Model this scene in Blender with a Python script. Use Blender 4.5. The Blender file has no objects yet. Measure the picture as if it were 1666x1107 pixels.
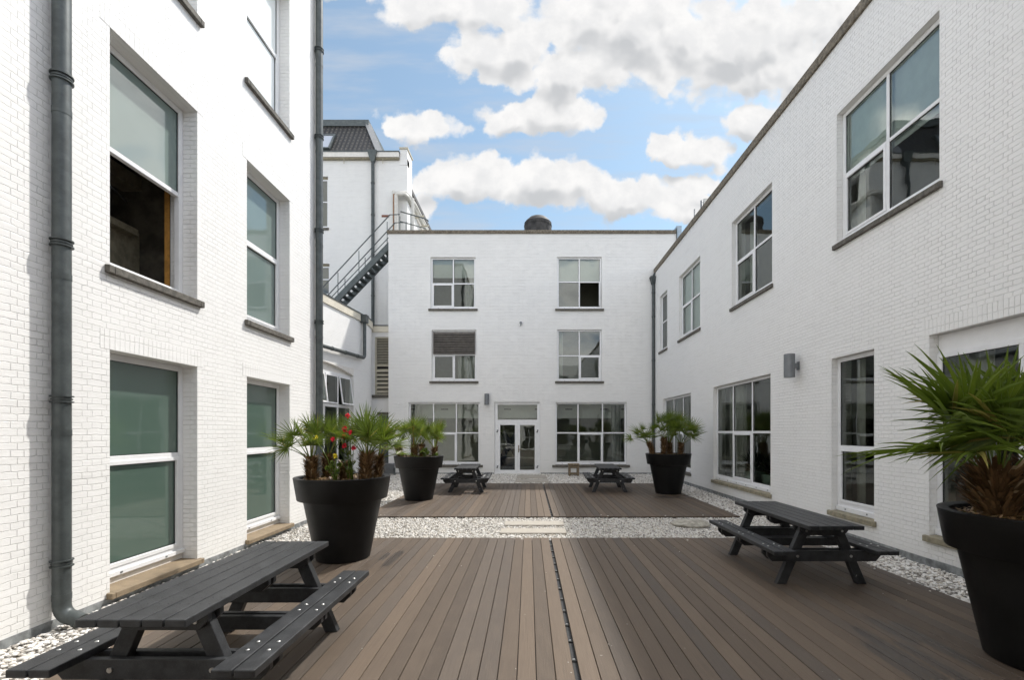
import bpy, bmesh, math, random
import numpy as np
from mathutils import Vector, Matrix
R = math.radians
random.seed(7)
scene = bpy.context.scene
COL = scene.collection
ZC = 1.95            # camera height above the gravel
F = 760.0            # focal length in photo pixels
XL, XR, YF = -4.68, 5.77, 21.4

# ------------------------------------------------------------------ materials
MATS = {}
def new_mat(name):
    m = bpy.data.materials.new(name); m.use_nodes = True
    nt = m.node_tree; nt.nodes.clear()
    out = nt.nodes.new('ShaderNodeOutputMaterial')
    MATS[name] = m
    return m, nt, out
class NB:
    def __init__(s, nt): s.nt = nt
    def n(s, t, **kw):
        nd = s.nt.nodes.new(t)
        for k, v in kw.items(): setattr(nd, k, v)
        return nd
    def l(s, a, b): s.nt.links.new(a, b)
    def put(s, sock, v):
        if isinstance(v, bpy.types.NodeSocket): s.l(v, sock)
        else: sock.default_value = v
    def math(s, op, a, b=0.0, c=0.0, clamp=False):
        nd = s.n('ShaderNodeMath', operation=op); nd.use_clamp = clamp
        s.put(nd.inputs[0], a); s.put(nd.inputs[1], b); s.put(nd.inputs[2], c)
        return nd.outputs[0]
    def vmath(s, op, a, b=(0, 0, 0)):
        nd = s.n('ShaderNodeVectorMath', operation=op)
        s.put(nd.inputs[0], a); s.put(nd.inputs[1], b)
        return nd.outputs['Value'] if op in ('LENGTH', 'DOT_PRODUCT', 'DISTANCE') else nd.outputs[0]
    def mix(s, f, a, b, blend='MIX'):
        nd = s.n('ShaderNodeMix', data_type='RGBA', blend_type=blend)
        s.put(nd.inputs[0], f)
        s.put(nd.inputs[6], a if isinstance(a, bpy.types.NodeSocket) else (*a[:3], 1))
        s.put(nd.inputs[7], b if isinstance(b, bpy.types.NodeSocket) else (*b[:3], 1))
        return nd.outputs[2]
    def noise(s, vec, scale, detail=4, rough=.55, out='Fac', dist=0.0):
        nd = s.n('ShaderNodeTexNoise'); s.put(nd.inputs['Vector'], vec)
        nd.inputs['Scale'].default_value = scale; nd.inputs['Detail'].default_value = detail
        nd.inputs['Roughness'].default_value = rough; nd.inputs['Distortion'].default_value = dist
        return nd.outputs[out]
    def smooth(s, x, a, b, c=0.0, d=1.0):
        nd = s.n('ShaderNodeMapRange', interpolation_type='SMOOTHSTEP')
        s.put(nd.inputs[0], x); s.put(nd.inputs[1], a); s.put(nd.inputs[2], b)
        s.put(nd.inputs[3], c); s.put(nd.inputs[4], d)
        return nd.outputs[0]
    def xyz(s, v):
        nd = s.n('ShaderNodeSeparateXYZ'); s.put(nd.inputs[0], v); return nd.outputs
    def comb(s, x, y, z=0.0):
        nd = s.n('ShaderNodeCombineXYZ'); s.put(nd.inputs[0], x); s.put(nd.inputs[1], y); s.put(nd.inputs[2], z)
        return nd.outputs[0]
    def bump(s, h, dist, strength=1.0, normal=None):
        nd = s.n('ShaderNodeBump'); s.put(nd.inputs['Height'], h)
        nd.inputs['Distance'].default_value = dist; nd.inputs['Strength'].default_value = strength
        if normal is not None: s.l(normal, nd.inputs['Normal'])
        return nd.outputs[0]
    def bsdf(s, out, base, rough=.5, metal=0.0, normal=None, coat=0.0, spec=.5, trans=None, sss=None):
        p = s.n('ShaderNodeBsdfPrincipled')
        s.put(p.inputs['Base Color'], base if isinstance(base, bpy.types.NodeSocket) else (*base[:3], 1))
        s.put(p.inputs['Roughness'], rough); s.put(p.inputs['Metallic'], metal)
        s.put(p.inputs['Specular IOR Level'], spec)
        s.put(p.inputs['Coat Weight'], coat); p.inputs['Coat Roughness'].default_value = .03
        if normal is not None: s.l(normal, p.inputs['Normal'])
        if out is not None: s.l(p.outputs[0], out.inputs[0])
        return p

def simple(name, col, rough=.5, metal=0.0, var=.12, scale=6, bump=0.0, bscale=60, coat=0.0, spec=.5):
    m, nt, out = new_mat(name); b = NB(nt)
    g = b.n('ShaderNodeNewGeometry')
    n = b.noise(g.outputs['Position'], scale, 5, .6)
    c = b.mix(b.smooth(n, .3, .7), [x * (1 - var) for x in col], [min(1, x * (1 + var)) for x in col])
    nn = None
    if bump: nn = b.bump(b.noise(g.outputs['Position'], bscale, 3), bump)
    r = b.math('MULTIPLY_ADD', b.noise(g.outputs['Position'], scale * 2.3, 4), .2, rough - .1)
    b.bsdf(out, c, r, metal, nn, coat, spec)
    return m

def brick_mat(name, use_uv=False, vertical=False, base=(.85, .84, .815)):
    m, nt, out = new_mat(name); b = NB(nt)
    g = b.n('ShaderNodeNewGeometry'); P = g.outputs['Position']
    if use_uv:
        tc = b.n('ShaderNodeTexCoord'); x, y, z = b.xyz(tc.outputs['UV'])
        u, v = x, y
    else:
        x, y, z = b.xyz(P); nx, ny, nz = b.xyz(g.outputs['True Normal'])
        isx = b.math('GREATER_THAN', b.math('ABSOLUTE', nx), .6)
        u = b.math('ADD', b.math('MULTIPLY', y, isx), b.math('MULTIPLY', x, b.math('SUBTRACT', 1.0, isx)))
        isz = b.math('GREATER_THAN', b.math('ABSOLUTE', nz), .6)
        v = b.math('ADD', b.math('MULTIPLY', z, b.math('SUBTRACT', 1.0, isz)), b.math('MULTIPLY', b.math('ADD', x, .013), isz))
    wob = b.noise(P, 5.5, 4, .7, 'Color')
    wx, wy, wz = b.xyz(wob)
    v = b.math('ADD', v, b.math('MULTIPLY_ADD', b.noise(P, 24, 2, .5), .010, -.005))
    v = b.math('ADD', v, b.math('MULTIPLY_ADD', wx, .030, -.015))
    u = b.math('ADD', u, b.math('MULTIPLY_ADD', wy, .024, -.012))
    vec = b.comb(v, u) if vertical else b.comb(u, v)
    bt = b.n('ShaderNodeTexBrick'); b.l(vec, bt.inputs['Vector'])
    bt.offset = .5; bt.squash = .5; bt.squash_frequency = 2
    if vertical: bt.squash = 1.0; bt.offset = 0.0
    bt.inputs['Color1'].default_value = (0, 0, 0, 1); bt.inputs['Color2'].default_value = (1, 1, 1, 1)
    bt.inputs['Mortar'].default_value = (.5, .5, .5, 1)
    bt.inputs['Scale'].default_value = 1.0; bt.inputs['Mortar Size'].default_value = .0045
    bt.inputs['Mortar Smooth'].default_value = .75
    bt.inputs['Brick Width'].default_value = .225; bt.inputs['Row Height'].default_value = .066
    if vertical: bt.inputs['Brick Width'].default_value = .215
    fac = bt.outputs['Fac']
    rnd = b.xyz(bt.outputs['Color'])[0]
    fine = b.noise(P, 38, 5, .65)
    mid = b.noise(P, 9, 4, .6)
    # where paint has filled the joints, they vanish
    openj = b.smooth(b.noise(P, 3.3, 5, .7), .40, .62)
    j = b.math('MULTIPLY', fac, b.math('MULTIPLY_ADD', openj, .45, .55))
    h = b.math('ADD', b.math('MULTIPLY', j, -1.0), b.math('MULTIPLY', fine, .22))
    h = b.math('ADD', h, b.math('MULTIPLY', mid, .15))
    h = b.math('ADD', h, b.math('MULTIPLY', rnd, .35))
    strk = b.noise(b.comb(b.math('MULTIPLY', u, 3.0), b.math('MULTIPLY', v, 22.0)), 1.0, 4, .6)
    h = b.math('ADD', h, b.math('MULTIPLY', strk, .35))
    nn = b.bump(h, .0095, .9)
    big = b.noise(P, .8, 4, .6)
    c = b.mix(b.smooth(big, .35, .7), base, [k * .985 for k in base])
    c = b.mix(b.math('MULTIPLY', b.smooth(strk, .50, .72), .09), c, (.50, .48, .44))
    strk2 = b.noise(b.comb(b.math('MULTIPLY', u, 1.3), b.math('MULTIPLY', v, 8.5)), 1.0, 5, .7)
    c = b.mix(b.math('MULTIPLY', b.smooth(strk2, .50, .66), .08), c, (.46, .44, .40))
    crack = b.math('MULTIPLY', b.smooth(fac, .35, 1.0), b.smooth(b.noise(P, 2.7, 6, .75), .47, .60))
    c = b.mix(b.math('MULTIPLY', crack, .13), c, (.40, .38, .35))
    # dirt specks and faint runs of grime
    zz = b.vmath('MULTIPLY', P, (9, 9, .55))
    run = b.smooth(b.noise(zz, 1.0, 4, .6), .60, .78)
    c = b.mix(b.math('MULTIPLY', run, .06), c, (.42, .39, .33))
    # splash grime low on the wall
    low = b.smooth(b.math('ADD', b.xyz(P)[2], b.math('MULTIPLY', mid, .5)), .75, .15)
    c = b.mix(b.math('MULTIPLY', low, .16), c, (.40, .37, .30))
    b.bsdf(out, c, .62, 0, nn, spec=.35)
    return m
brick_mat('brick_white'); brick_mat('brick_uv', use_uv=True); brick_mat('brick_soldier', vertical=True)

simple('pvc', (.80, .80, .80), .32, var=.03)
simple('plinth_white', (.74, .71, .66), .6, var=.06)
simple('gasket', (.02, .02, .02), .5)
simple('zinc', (.075, .086, .085), .45, .3, var=.22, scale=7, bump=.001)
simple('zinc_pale', (.36, .44, .50), .4, .3, var=.1)
simple('lead', (.22, .23, .23), .6, .1, var=.4, scale=9, bump=.004, bscale=25)
simple('bluestone', (.115, .105, .088), .8, var=.35, scale=14, bump=.004)
simple('sill_tan', (.23, .175, .112), .75, var=.12, scale=9, bump=.003)
simple('sill_olive', (.26, .23, .16), .8, var=.25, scale=10, bump=.004)
simple('coping', (.165, .14, .105), .85, var=.45, scale=16, bump=.006, bscale=40)
simple('cream', (.66, .61, .50), .6, var=.06, scale=3)
simple('cream_louver', (.50, .46, .36), .6, var=.08)
simple('brown_louver', (.125, .112, .098), .6, var=.2)
simple('steel_dark', (.10, .115, .115), .5, .3, var=.2)
simple('rust', (.22, .10, .04), .8, var=.4, scale=10)
simple('flue', (.045, .042, .04), .7, .2, var=.5, scale=4)
simple('pipe_cream', (.62, .60, .55), .5, var=.1)
simple('pot_black', (.0045, .0045, .0045), .46, var=.5, scale=3, bump=.0008, bscale=40, spec=.28)
simple('soil', (.05, .028, .014), .95, var=.6, scale=40, bump=.02, bscale=60)
simple('room', (.34, .34, .28), .8, var=.05)
simple('hall', (.50, .50, .42), .8, var=.05)
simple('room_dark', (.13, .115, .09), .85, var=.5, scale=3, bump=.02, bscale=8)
simple('room_white', (.82, .83, .78), .7, var=.03)
simple('blind', (.78, .80, .80), .7, var=.02)
simple('blind_teal', (.72, .78, .78), .7, var=.04)
simple('curtain', (.55, .56, .52), .8, var=.06)
simple('wood_raw', (.55, .27, .06), .6, var=.2, scale=12)
simple('old_wood', (.20, .155, .10), .85, var=.35, scale=18, bump=.004)
simple('lamp_grey', (.19, .20, .21), .4, .5, var=.08)
simple('chrome', (.55, .55, .53), .3, .9, var=.05)
simple('slab', (.34, .31, .265), .75, var=.07, scale=7, bump=.002)
simple('boulder', (.33, .31, .26), .9, var=.3, scale=9, bump=.02, bscale=14)
simple('brick_red', (.19, .07, .045), .8, var=.2)
simple('navy', (.012, .02, .05), .4)
simple('mint', (.40, .55, .47), .5)
simple('red_flower', (.80, .02, .05), .5, var=.2, scale=40)
simple('yellow_flower', (.75, .60, .02), .5, var=.1)
simple('roof_flat', (.10, .10, .10), .9, var=.2)
simple('cord', (.06, .06, .06), .5)

def recycled():
    m, nt, out = new_mat('recycled'); b = NB(nt)
    tc = b.n('ShaderNodeTexCoord'); P = tc.outputs['Object']
    n = b.noise(P, 9, 6, .7); sp = b.noise(P, 170, 3, .6)
    c = b.mix(b.smooth(n, .3, .75), (.011, .0115, .0125), (.036, .0375, .040))
    c = b.mix(b.math('MULTIPLY', b.smooth(sp, .60, .70), .35), c, (.12, .12, .12))
    drop = b.smooth(b.noise(P, 23, 2, .5), .755, .79)
    c = b.mix(b.math('MULTIPLY', drop, .6), c, (.35, .35, .33))
    h = b.math('ADD', sp, b.math('MULTIPLY', n, 1.5))
    r = b.math('MULTIPLY_ADD', n, .25, .36)
    b.bsdf(out, c, r, 0, b.bump(h, .0015), spec=.45)
recycled()

def glass(name, tint, ior=1.75, rough=0.0):
    m, nt, out = new_mat(name); b = NB(nt)
    g = b.n('ShaderNodeNewGeometry')
    nb = b.bump(b.noise(g.outputs['Position'], .9, 2, .4), .006)
    fr = b.n('ShaderNodeFresnel'); fr.inputs[0].default_value = ior
    tr = b.n('ShaderNodeBsdfTransparent'); tr.inputs[0].default_value = (*tint, 1)
    gl = b.n('ShaderNodeBsdfGlossy'); gl.inputs['Roughness'].default_value = rough
    gl.inputs['Color'].default_value = (.95, 1, .98, 1); b.l(nb, gl.inputs['Normal'])
    mx = b.n('ShaderNodeMixShader'); b.l(fr.outputs[0], mx.inputs[0]); b.l(tr.outputs[0], mx.inputs[1]); b.l(gl.outputs[0], mx.inputs[2])
    b.l(mx.outputs[0], out.inputs[0])
glass('glass', (.84, .88, .83), 2.0); glass('glass_dark', (.55, .60, .55), 1.85)
def frosted(name, col):
    m, nt, out = new_mat(name); b = NB(nt)
    g = b.n('ShaderNodeNewGeometry')
    n = b.noise(g.outputs['Position'], .7, 3)
    nb = b.bump(b.noise(g.outputs['Position'], .9, 2, .4), .006)
    p = b.bsdf(out, b.mix(n, [x * .9 for x in col], [x * 1.1 for x in col]), .6, 0, None, 1.0, spec=.1)
    p.inputs['Coat IOR'].default_value = 1.75; b.l(nb, p.inputs['Coat Normal'])
frosted('frosted', (.080, .125, .100)); frosted('frosted_sky_tint', (.16, .215, .195)); frosted('frosted_white', (.78, .82, .81))  # upper-floor copy is paler: cloud reflection painted into the pane colour

def deck_mat():
    m, nt, out = new_mat('deck'); b = NB(nt)
    g = b.n('ShaderNodeNewGeometry'); P = g.outputs['Position']; rnd = g.outputs['Random Per Island']
    s = b.vmath('MULTIPLY', P, (95, 2.2, 1)); sh = b.comb(b.math('MULTIPLY', rnd, 50.0), b.math('MULTIPLY', rnd, 31.0))
    gr = b.noise(b.vmath('ADD', s, sh), 1.0, 4, .65)
    mott = b.noise(b.vmath('ADD', b.vmath('MULTIPLY', P, (7, 3.0, 1)), sh), 1.0, 5, .65)
    c = b.mix(rnd, (.062, .044, .030), (.138, .099, .067))
    r2 = b.math('FRACT', b.math('MULTIPLY', rnd, 7.31))
    c = b.mix(b.math('MULTIPLY', b.math('GREATER_THAN', r2, .72), .55), c, (.075, .062, .052))
    c = b.mix(b.math('MULTIPLY', b.smooth(gr, .25, .75), .6), c, b.mix(.55, c, (.024, .016, .011)))
    c = b.mix(b.math('MULTIPLY', b.smooth(mott, .40, .75), .30), c, (.13, .098, .070))
    # ribbed boards: two rub marks, fine grain
    spk = b.noise(P, 260, 2, .5)
    c = b.mix(b.math('MULTIPLY', b.smooth(spk, .55, .75), .30), c, (.17, .135, .10))
    drop = b.smooth(b.noise(P, 17, 2, .5), .76, .775)
    c = b.mix(b.math('MULTIPLY', drop, .55), c, (.42, .40, .36))
    # wet patches
    x, y, z = b.xyz(P)
    wn = b.noise(b.vmath('MULTIPLY', P, (7, 2, 1)), 1.0, 4)
    wet = None
    for (cx, cy, rx, ry) in [(-2.03, 7.0, .072, .46), (-2.19, 7.1, .05, .22), (3.02, 3.75, .072, .45), (3.17, 3.95, .072, .62), (3.33, 3.75, .06, .5), (3.48, 4.45, .07, .3), (3.63, 4.2, .072, .5), (4.0, 13.55, .45, .16), (4.55, 13.6, .2, .1), (-1.7, 14.4, .5, .2)]:
        dx = b.math('DIVIDE', b.math('SUBTRACT', x, cx), rx); dy = b.math('DIVIDE', b.math('SUBTRACT', y, cy), ry)
        d = b.math('SQRT', b.math('ADD', b.math('MULTIPLY', b.math('POWER', b.math('ABSOLUTE', dx), 6.0), 1.0), b.math('MULTIPLY', dy, dy)))
        k = b.smooth(b.math('ADD', d, b.math('MULTIPLY_ADD', wn, .7, -.35)), 1.12, .80)
        wet = k if wet is None else b.math('MAXIMUM', wet, k)
    c = b.mix(b.math('MULTIPLY', wet, .55), c, (.018, .016, .015))
    rough = b.math('SUBTRACT', b.math('MULTIPLY_ADD', mott, .2, .50), b.math('MULTIPLY', wet, .2))
    rib = b.math('ABSOLUTE', b.math('SINE', b.math('MULTIPLY', x, 420.0)))
    h = b.math('ADD', b.math('ADD', b.math('MULTIPLY', gr, 1.0), b.math('MULTIPLY', spk, .3)), b.math('MULTIPLY', rib, .5))
    b.bsdf(out, c, rough, 0, b.bump(h, .0016), spec=.45)
deck_mat()

def gravel_mat():
    m, nt, out = new_mat('pebbles'); b = NB(nt)
    g = b.n('ShaderNodeNewGeometry'); rnd = g.outputs['Random Per Island']; P = g.outputs['Position']
    cr = b.n('ShaderNodeValToRGB'); b.l(rnd, cr.inputs[0])
    e = cr.color_ramp.elements; e[0].position = 0; e[0].color = (.34, .30, .25, 1); e[1].position = 1; e[1].color = (.80, .78, .74, 1)
    for p, c in ((.07, (.20, .18, .16)), (.16, (.42, .40, .37)), (.28, (.60, .54, .46)), (.5, (.70, .68, .64)), (.75, (.76, .74, .71))):
        q = cr.color_ramp.elements.new(p); q.color = (*c, 1)
    c = b.mix(b.math('MULTIPLY', b.noise(P, 60, 4), .35), cr.outputs[0], (.48, .44, .38))
    b.bsdf(out, c, .6, 0, b.bump(b.noise(P, 90, 3), .002), spec=.4)
    m, nt, out = new_mat('gravel_bed'); b = NB(nt)
    g = b.n('ShaderNodeNewGeometry'); P = g.outputs['Position']
    v = b.n('ShaderNodeTexVoronoi'); b.l(P, v.inputs['Vector']); v.inputs['Scale'].default_value = 28
    cc = b.xyz(v.outputs['Color'])[0]
    c = b.mix(cc, (.36, .33, .28), (.70, .68, .64))
    c = b.mix(b.smooth(v.outputs['Distance'], .35, .75), c, (.10, .09, .08))
    h = b.math('SUBTRACT', 1.0, v.outputs['Distance'])
    b.bsdf(out, c, .75, 0, b.bump(h, .015), spec=.3)
gravel_mat()

def leaf_mat(name, c0, c1, c2=None):
    m, nt, out = new_mat(name); b = NB(nt)
    g = b.n('ShaderNodeNewGeometry'); rnd = g.outputs['Random Per Island']; P = g.outputs['Position']
    c = b.mix(rnd, c0, c1)
    if c2: c = b.mix(b.math('GREATER_THAN', rnd, .93), c, c2)
    c = b.mix(b.math('MULTIPLY', b.noise(P, 12, 3), .5), c, [x * .6 for x in c0])
    p = b.bsdf(None, c, .42, spec=.5)
    tl = b.n('ShaderNodeBsdfTranslucent'); b.l(b.mix(.5, c, (.20, .30, .02)), tl.inputs[0])
    mx = b.n('ShaderNodeMixShader'); mx.inputs[0].default_value = .28
    b.l(p.outputs[0], mx.inputs[1]); b.l(tl.outputs[0], mx.inputs[2]); b.l(mx.outputs[0], out.inputs[0])
leaf_mat('palm_leaf', (.07, .115, .014), (.20, .265, .035), (.36, .29, .08))
leaf_mat('palm_leaf_light', (.12, .18, .02), (.29, .36, .05), (.42, .26, .06))
leaf_mat('bush_leaf', (.10, .17, .02), (.25, .32, .04))
leaf_mat('indoor_leaf', (.015, .035, .01), (.03, .06, .015))
leaf_mat('leaf_base', (.09, .045, .02), (.42, .25, .12), (.75, .58, .36))
leaf_mat('leaf_dead', (.25, .13, .04), (.42, .24, .07))

def tile_mat():
    m, nt, out = new_mat('roof_tiles'); b = NB(nt)
    tc = b.n('ShaderNodeTexCoord'); x, y, z = b.xyz(tc.outputs['UV'])
    fx = b.math('FRACT', b.math('DIVIDE', x, .24)); fy = b.math('FRACT', b.math('DIVIDE', y, .30))
    wave = b.math('ABSOLUTE', b.math('SUBTRACT', fx, .5))
    edge = b.smooth(fy, .12, .0); groove = b.smooth(wave, .38, .5)
    h = b.math('ADD', b.math('MULTIPLY', wave, -1.2), b.math('MULTIPLY', fy, -.8))
    highlight = b.math('MULTIPLY', b.smooth(fy, .72, .9), b.smooth(wave, .30, .12))  # pale highlight painted on the crest of each tile
    c = b.mix(b.math('MAXIMUM', edge, groove), (.026, .024, .022), (.006, .006, .006))
    c = b.mix(b.math('MULTIPLY', highlight, b.noise(tc.outputs['UV'], 9, 2)), c, (.30, .28, .24))
    b.bsdf(out, c, .55, 0, b.bump(h, .04), spec=.4)
tile_mat()

# ------------------------------------------------------------------ mesh helpers
class MB:
    def __init__(s): s.v = []; s.f = []; s.mi = []; s.cur = 0
    def add(s, vs, fs):
        o = len(s.v); s.v.extend([tuple(p) for p in vs])
        for f in fs: s.f.append([i + o for i in f]); s.mi.append(s.cur)
    def hexa(s, p):  # 8 points: bottom 4 ring, top 4 ring
        s.add(p, [(0, 3, 2, 1), (4, 5, 6, 7), (0, 1, 5, 4), (1, 2, 6, 5), (2, 3, 7, 6), (3, 0, 4, 7)])
    def box(s, x0, x1, y0, y1, z0, z1):
        s.hexa([(x0, y0, z0), (x1, y0, z0), (x1, y1, z0), (x0, y1, z0), (x0, y0, z1), (x1, y0, z1), (x1, y1, z1), (x0, y1, z1)])
    def mbox(s, mp, u0, u1, d0, d1, z0, z1):
        s.hexa([mp(*q) for q in [(u0, z0, d0), (u1, z0, d0), (u1, z0, d1), (u0, z0, d1), (u0, z1, d0), (u1, z1, d0), (u1, z1, d1), (u0, z1, d1)]])
    def obox(s, a, b, w, h, up=(0, 0, 1)):  # bar from a to b, width w sideways, height h along up
        a = Vector(a); b = Vector(b); t = (b - a).normalized(); up = Vector(up)
        sd = t.cross(up).normalized() * (w / 2); u2 = sd.cross(t).normalized() * (h / 2)
        s.hexa([a - sd - u2, a + sd - u2, b + sd - u2, b - sd - u2, a - sd + u2, a + sd + u2, b + sd + u2, b - sd + u2])
    def tube(s, pts, r, n=12, cap=True):
        pts = [Vector(p) for p in pts]; rs = r if isinstance(r, (list, tuple)) else [r] * len(pts)
        rings = []; prev = None
        for i, p in enumerate(pts):
            t = (pts[min(i + 1, len(pts) - 1)] - pts[max(i - 1, 0)]).normalized()
            if prev is None:
                a = t.cross(Vector((0, 0, 1)))
                if a.length < 1e-3: a = t.cross(Vector((1, 0, 0)))
                a.normalize()
            else: a = (prev - t * prev.dot(t)).normalized()
            prev = a; c = t.cross(a)
            rings.append([p + (a * math.cos(2 * math.pi * k / n) + c * math.sin(2 * math.pi * k / n)) * rs[i] for k in range(n)])
        vs = [q for rg in rings for q in rg]; fs = []
        for i in range(len(pts) - 1):
            for k in range(n):
                fs.append((i * n + k, i * n + (k + 1) % n, (i + 1) * n + (k + 1) % n, (i + 1) * n + k))
        if cap: fs.append(tuple(range(n))[::-1]); fs.append(tuple((len(pts) - 1) * n + k for k in range(n)))
        s.add(vs, fs)
    def lathe(s, prof, n=64, c=(0, 0, 0), closed=False):
        vs = []
        for r, z in prof:
            for k in range(n):
                a = 2 * math.pi * k / n; vs.append((c[0] + r * math.cos(a), c[1] + r * math.sin(a), c[2] + z))
        fs = []
        for i in range(len(prof) - 1):
            for k in range(n): fs.append((i * n + k, i * n + (k + 1) % n, (i + 1) * n + (k + 1) % n, (i + 1) * n + k))
        fs.append(tuple(range(n))[::-1]); fs.append(tuple((len(prof) - 1) * n + k for k in range(n)))
        s.add(vs, fs)
    def build(s, name, mats, parent=None, smooth=False, recalc=True, bevel=0.0, uv=None, bseg=2, angle=None):
        me = bpy.data.meshes.new(name)
        me.from_pydata(s.v, [], s.f)
        if isinstance(mats, str): mats = [mats]
        for m in mats: me.materials.append(MATS[m])
        if len(mats) > 1: me.polygons.foreach_set('material_index', s.mi)
        if recalc:
            bm = bmesh.new(); bm.from_mesh(me); bmesh.ops.recalc_face_normals(bm, faces=bm.faces); bm.to_mesh(me); bm.free()
        if uv:
            l = me.uv_layers.new(name='UVMap')
            for lp in me.loops: l.data[lp.index].uv = uv[lp.vertex_index]
        if smooth: me.shade_smooth()
        if angle: me.set_sharp_from_angle(angle=R(angle))
        me.update()
        o = bpy.data.objects.new(name, me); COL.objects.link(o)
        if parent is not None: o.parent = parent
        if bevel:
            md = o.modifiers.new('Bevel', 'BEVEL'); md.width = bevel; md.segments = bseg; md.limit_method = 'ANGLE'; md.angle_limit = R(40)
        return o
def empty(name, loc=(0, 0, 0), rz=0.0):
    o = bpy.data.objects.new(name, None); COL.objects.link(o); o.location = loc; o.rotation_euler = (0, 0, rz); o.empty_display_size = .2
    return o
def tag(o, label=None, cat=None, group=None, kind=None):
    if label: o['label'] = label
    if cat: o['category'] = cat
    if group: o['group'] = group
    if kind: o['kind'] = kind
    return o
def copy_tree(o, parent=None):
    c = o.copy(); COL.objects.link(c); c.parent = parent
    for ch in list(o.children): copy_tree(ch, c)
    return c

# maps (u, z, depth) -> world for every facade
def mpL(u, z, d): return (XL - d, u, z)
def mpR(u, z, d): return (XR + d, u, z)
def mpF(u, z, d): return (u, YF + d, z)
def mpT(u, z, d): return (u, 25.0 + d, z)
def mpB(u, z, d): return (u, -7.0 - d, z)

def wall(name, mp, u0, u1, z0, z1, th, holes, parent, mat='brick_white'):
    us = sorted({u0, u1, *[h[0] for h in holes], *[h[1] for h in holes]})
    zs = sorted({z0, z1, *[h[2] for h in holes], *[h[3] for h in holes]})
    mb = MB()
    def inh(u, z): return any(h[0] < u < h[1] and h[2] < z < h[3] for h in holes)
    for i in range(len(us) - 1):
        for k in range(len(zs) - 1):
            if inh((us[i] + us[i + 1]) / 2, (zs[k] + zs[k + 1]) / 2): continue
            a, b, c, d = us[i], us[i + 1], zs[k], zs[k + 1]
            for dd in (0, th): mb.add([mp(a, c, dd), mp(b, c, dd), mp(b, d, dd), mp(a, d, dd)], [(0, 1, 2, 3)])
    def side(a, c, b, d): mb.add([mp(a, c, 0), mp(b, d, 0), mp(b, d, th), mp(a, c, th)], [(0, 1, 2, 3)])
    for h in holes:
        side(h[0], h[2], h[0], h[3]); side(h[1], h[2], h[1], h[3]); side(h[0], h[3], h[1], h[3]); side(h[0], h[2], h[1], h[2])
    side(u0, z0, u0, z1); side(u1, z0, u1, z1); side(u0, z1, u1, z1)
    bm = bmesh.new(); me = bpy.data.meshes.new(name); me.from_pydata(mb.v, [], mb.f); bm.from_mesh(me)
    bmesh.ops.remove_doubles(bm, verts=bm.verts, dist=1e-4); bmesh.ops.recalc_face_normals(bm, faces=bm.faces)
    bm.to_mesh(me); bm.free(); me.materials.append(MATS[mat])
    o = bpy.data.objects.new(name, me); COL.objects.link(o); o.parent = parent
    return o

def room(mp, u0, u1, z0, z1, th, parent, depth=3.0, mu=.45, mz=.3, mat='room', name='interior'):
    a, b, c, d, e, f = u0 - mu, u1 + mu, z0 - mz, z1 + .2, th + .01, th + depth
    mb = MB()
    P = lambda u, z, k: mp(u, z, k)
    mb.add([P(a, c, f), P(b, c, f), P(b, d, f), P(a, d, f)], [(0, 1, 2, 3)])
    mb.add([P(a, c, e), P(a, c, f), P(a, d, f), P(a, d, e)], [(0, 1, 2, 3)])
    mb.add([P(b, c, e), P(b, c, f), P(b, d, f), P(b, d, e)], [(0, 1, 2, 3)])
    mb.add([P(a, c, e), P(b, c, e), P(b, c, f), P(a, c, f)], [(0, 1, 2, 3)])
    mb.add([P(a, d, e), P(b, d, e), P(b, d, f), P(a, d, f)], [(0, 1, 2, 3)])
    # front frame around the opening closes the room against the wall
    for (p, q, r_, s_) in ((a, u0, c, d), (u1, b, c, d), (u0, u1, c, z0), (u0, u1, z1, d)):
        mb.add([P(p, r_, e), P(q, r_, e), P(q, s_, e), P(p, s_, e)], [(0, 1, 2, 3)])
    return mb.build(name, mat, parent, recalc=False)

def pane_quad(mb, mp, u0, u1, z0, z1, d):
    q = [Vector(mp(u0, z0, d)), Vector(mp(u1, z0, d)), Vector(mp(u1, z1, d)), Vector(mp(u0, z1, d))]
    n = (q[1] - q[0]).cross(q[3] - q[0]); outw = Vector(mp(u0, z0, d - 1)) - q[0]
    if n.dot(outw) < 0: q = q[::-1]
    mb.add(q, [(0, 1, 2, 3)])

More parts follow.
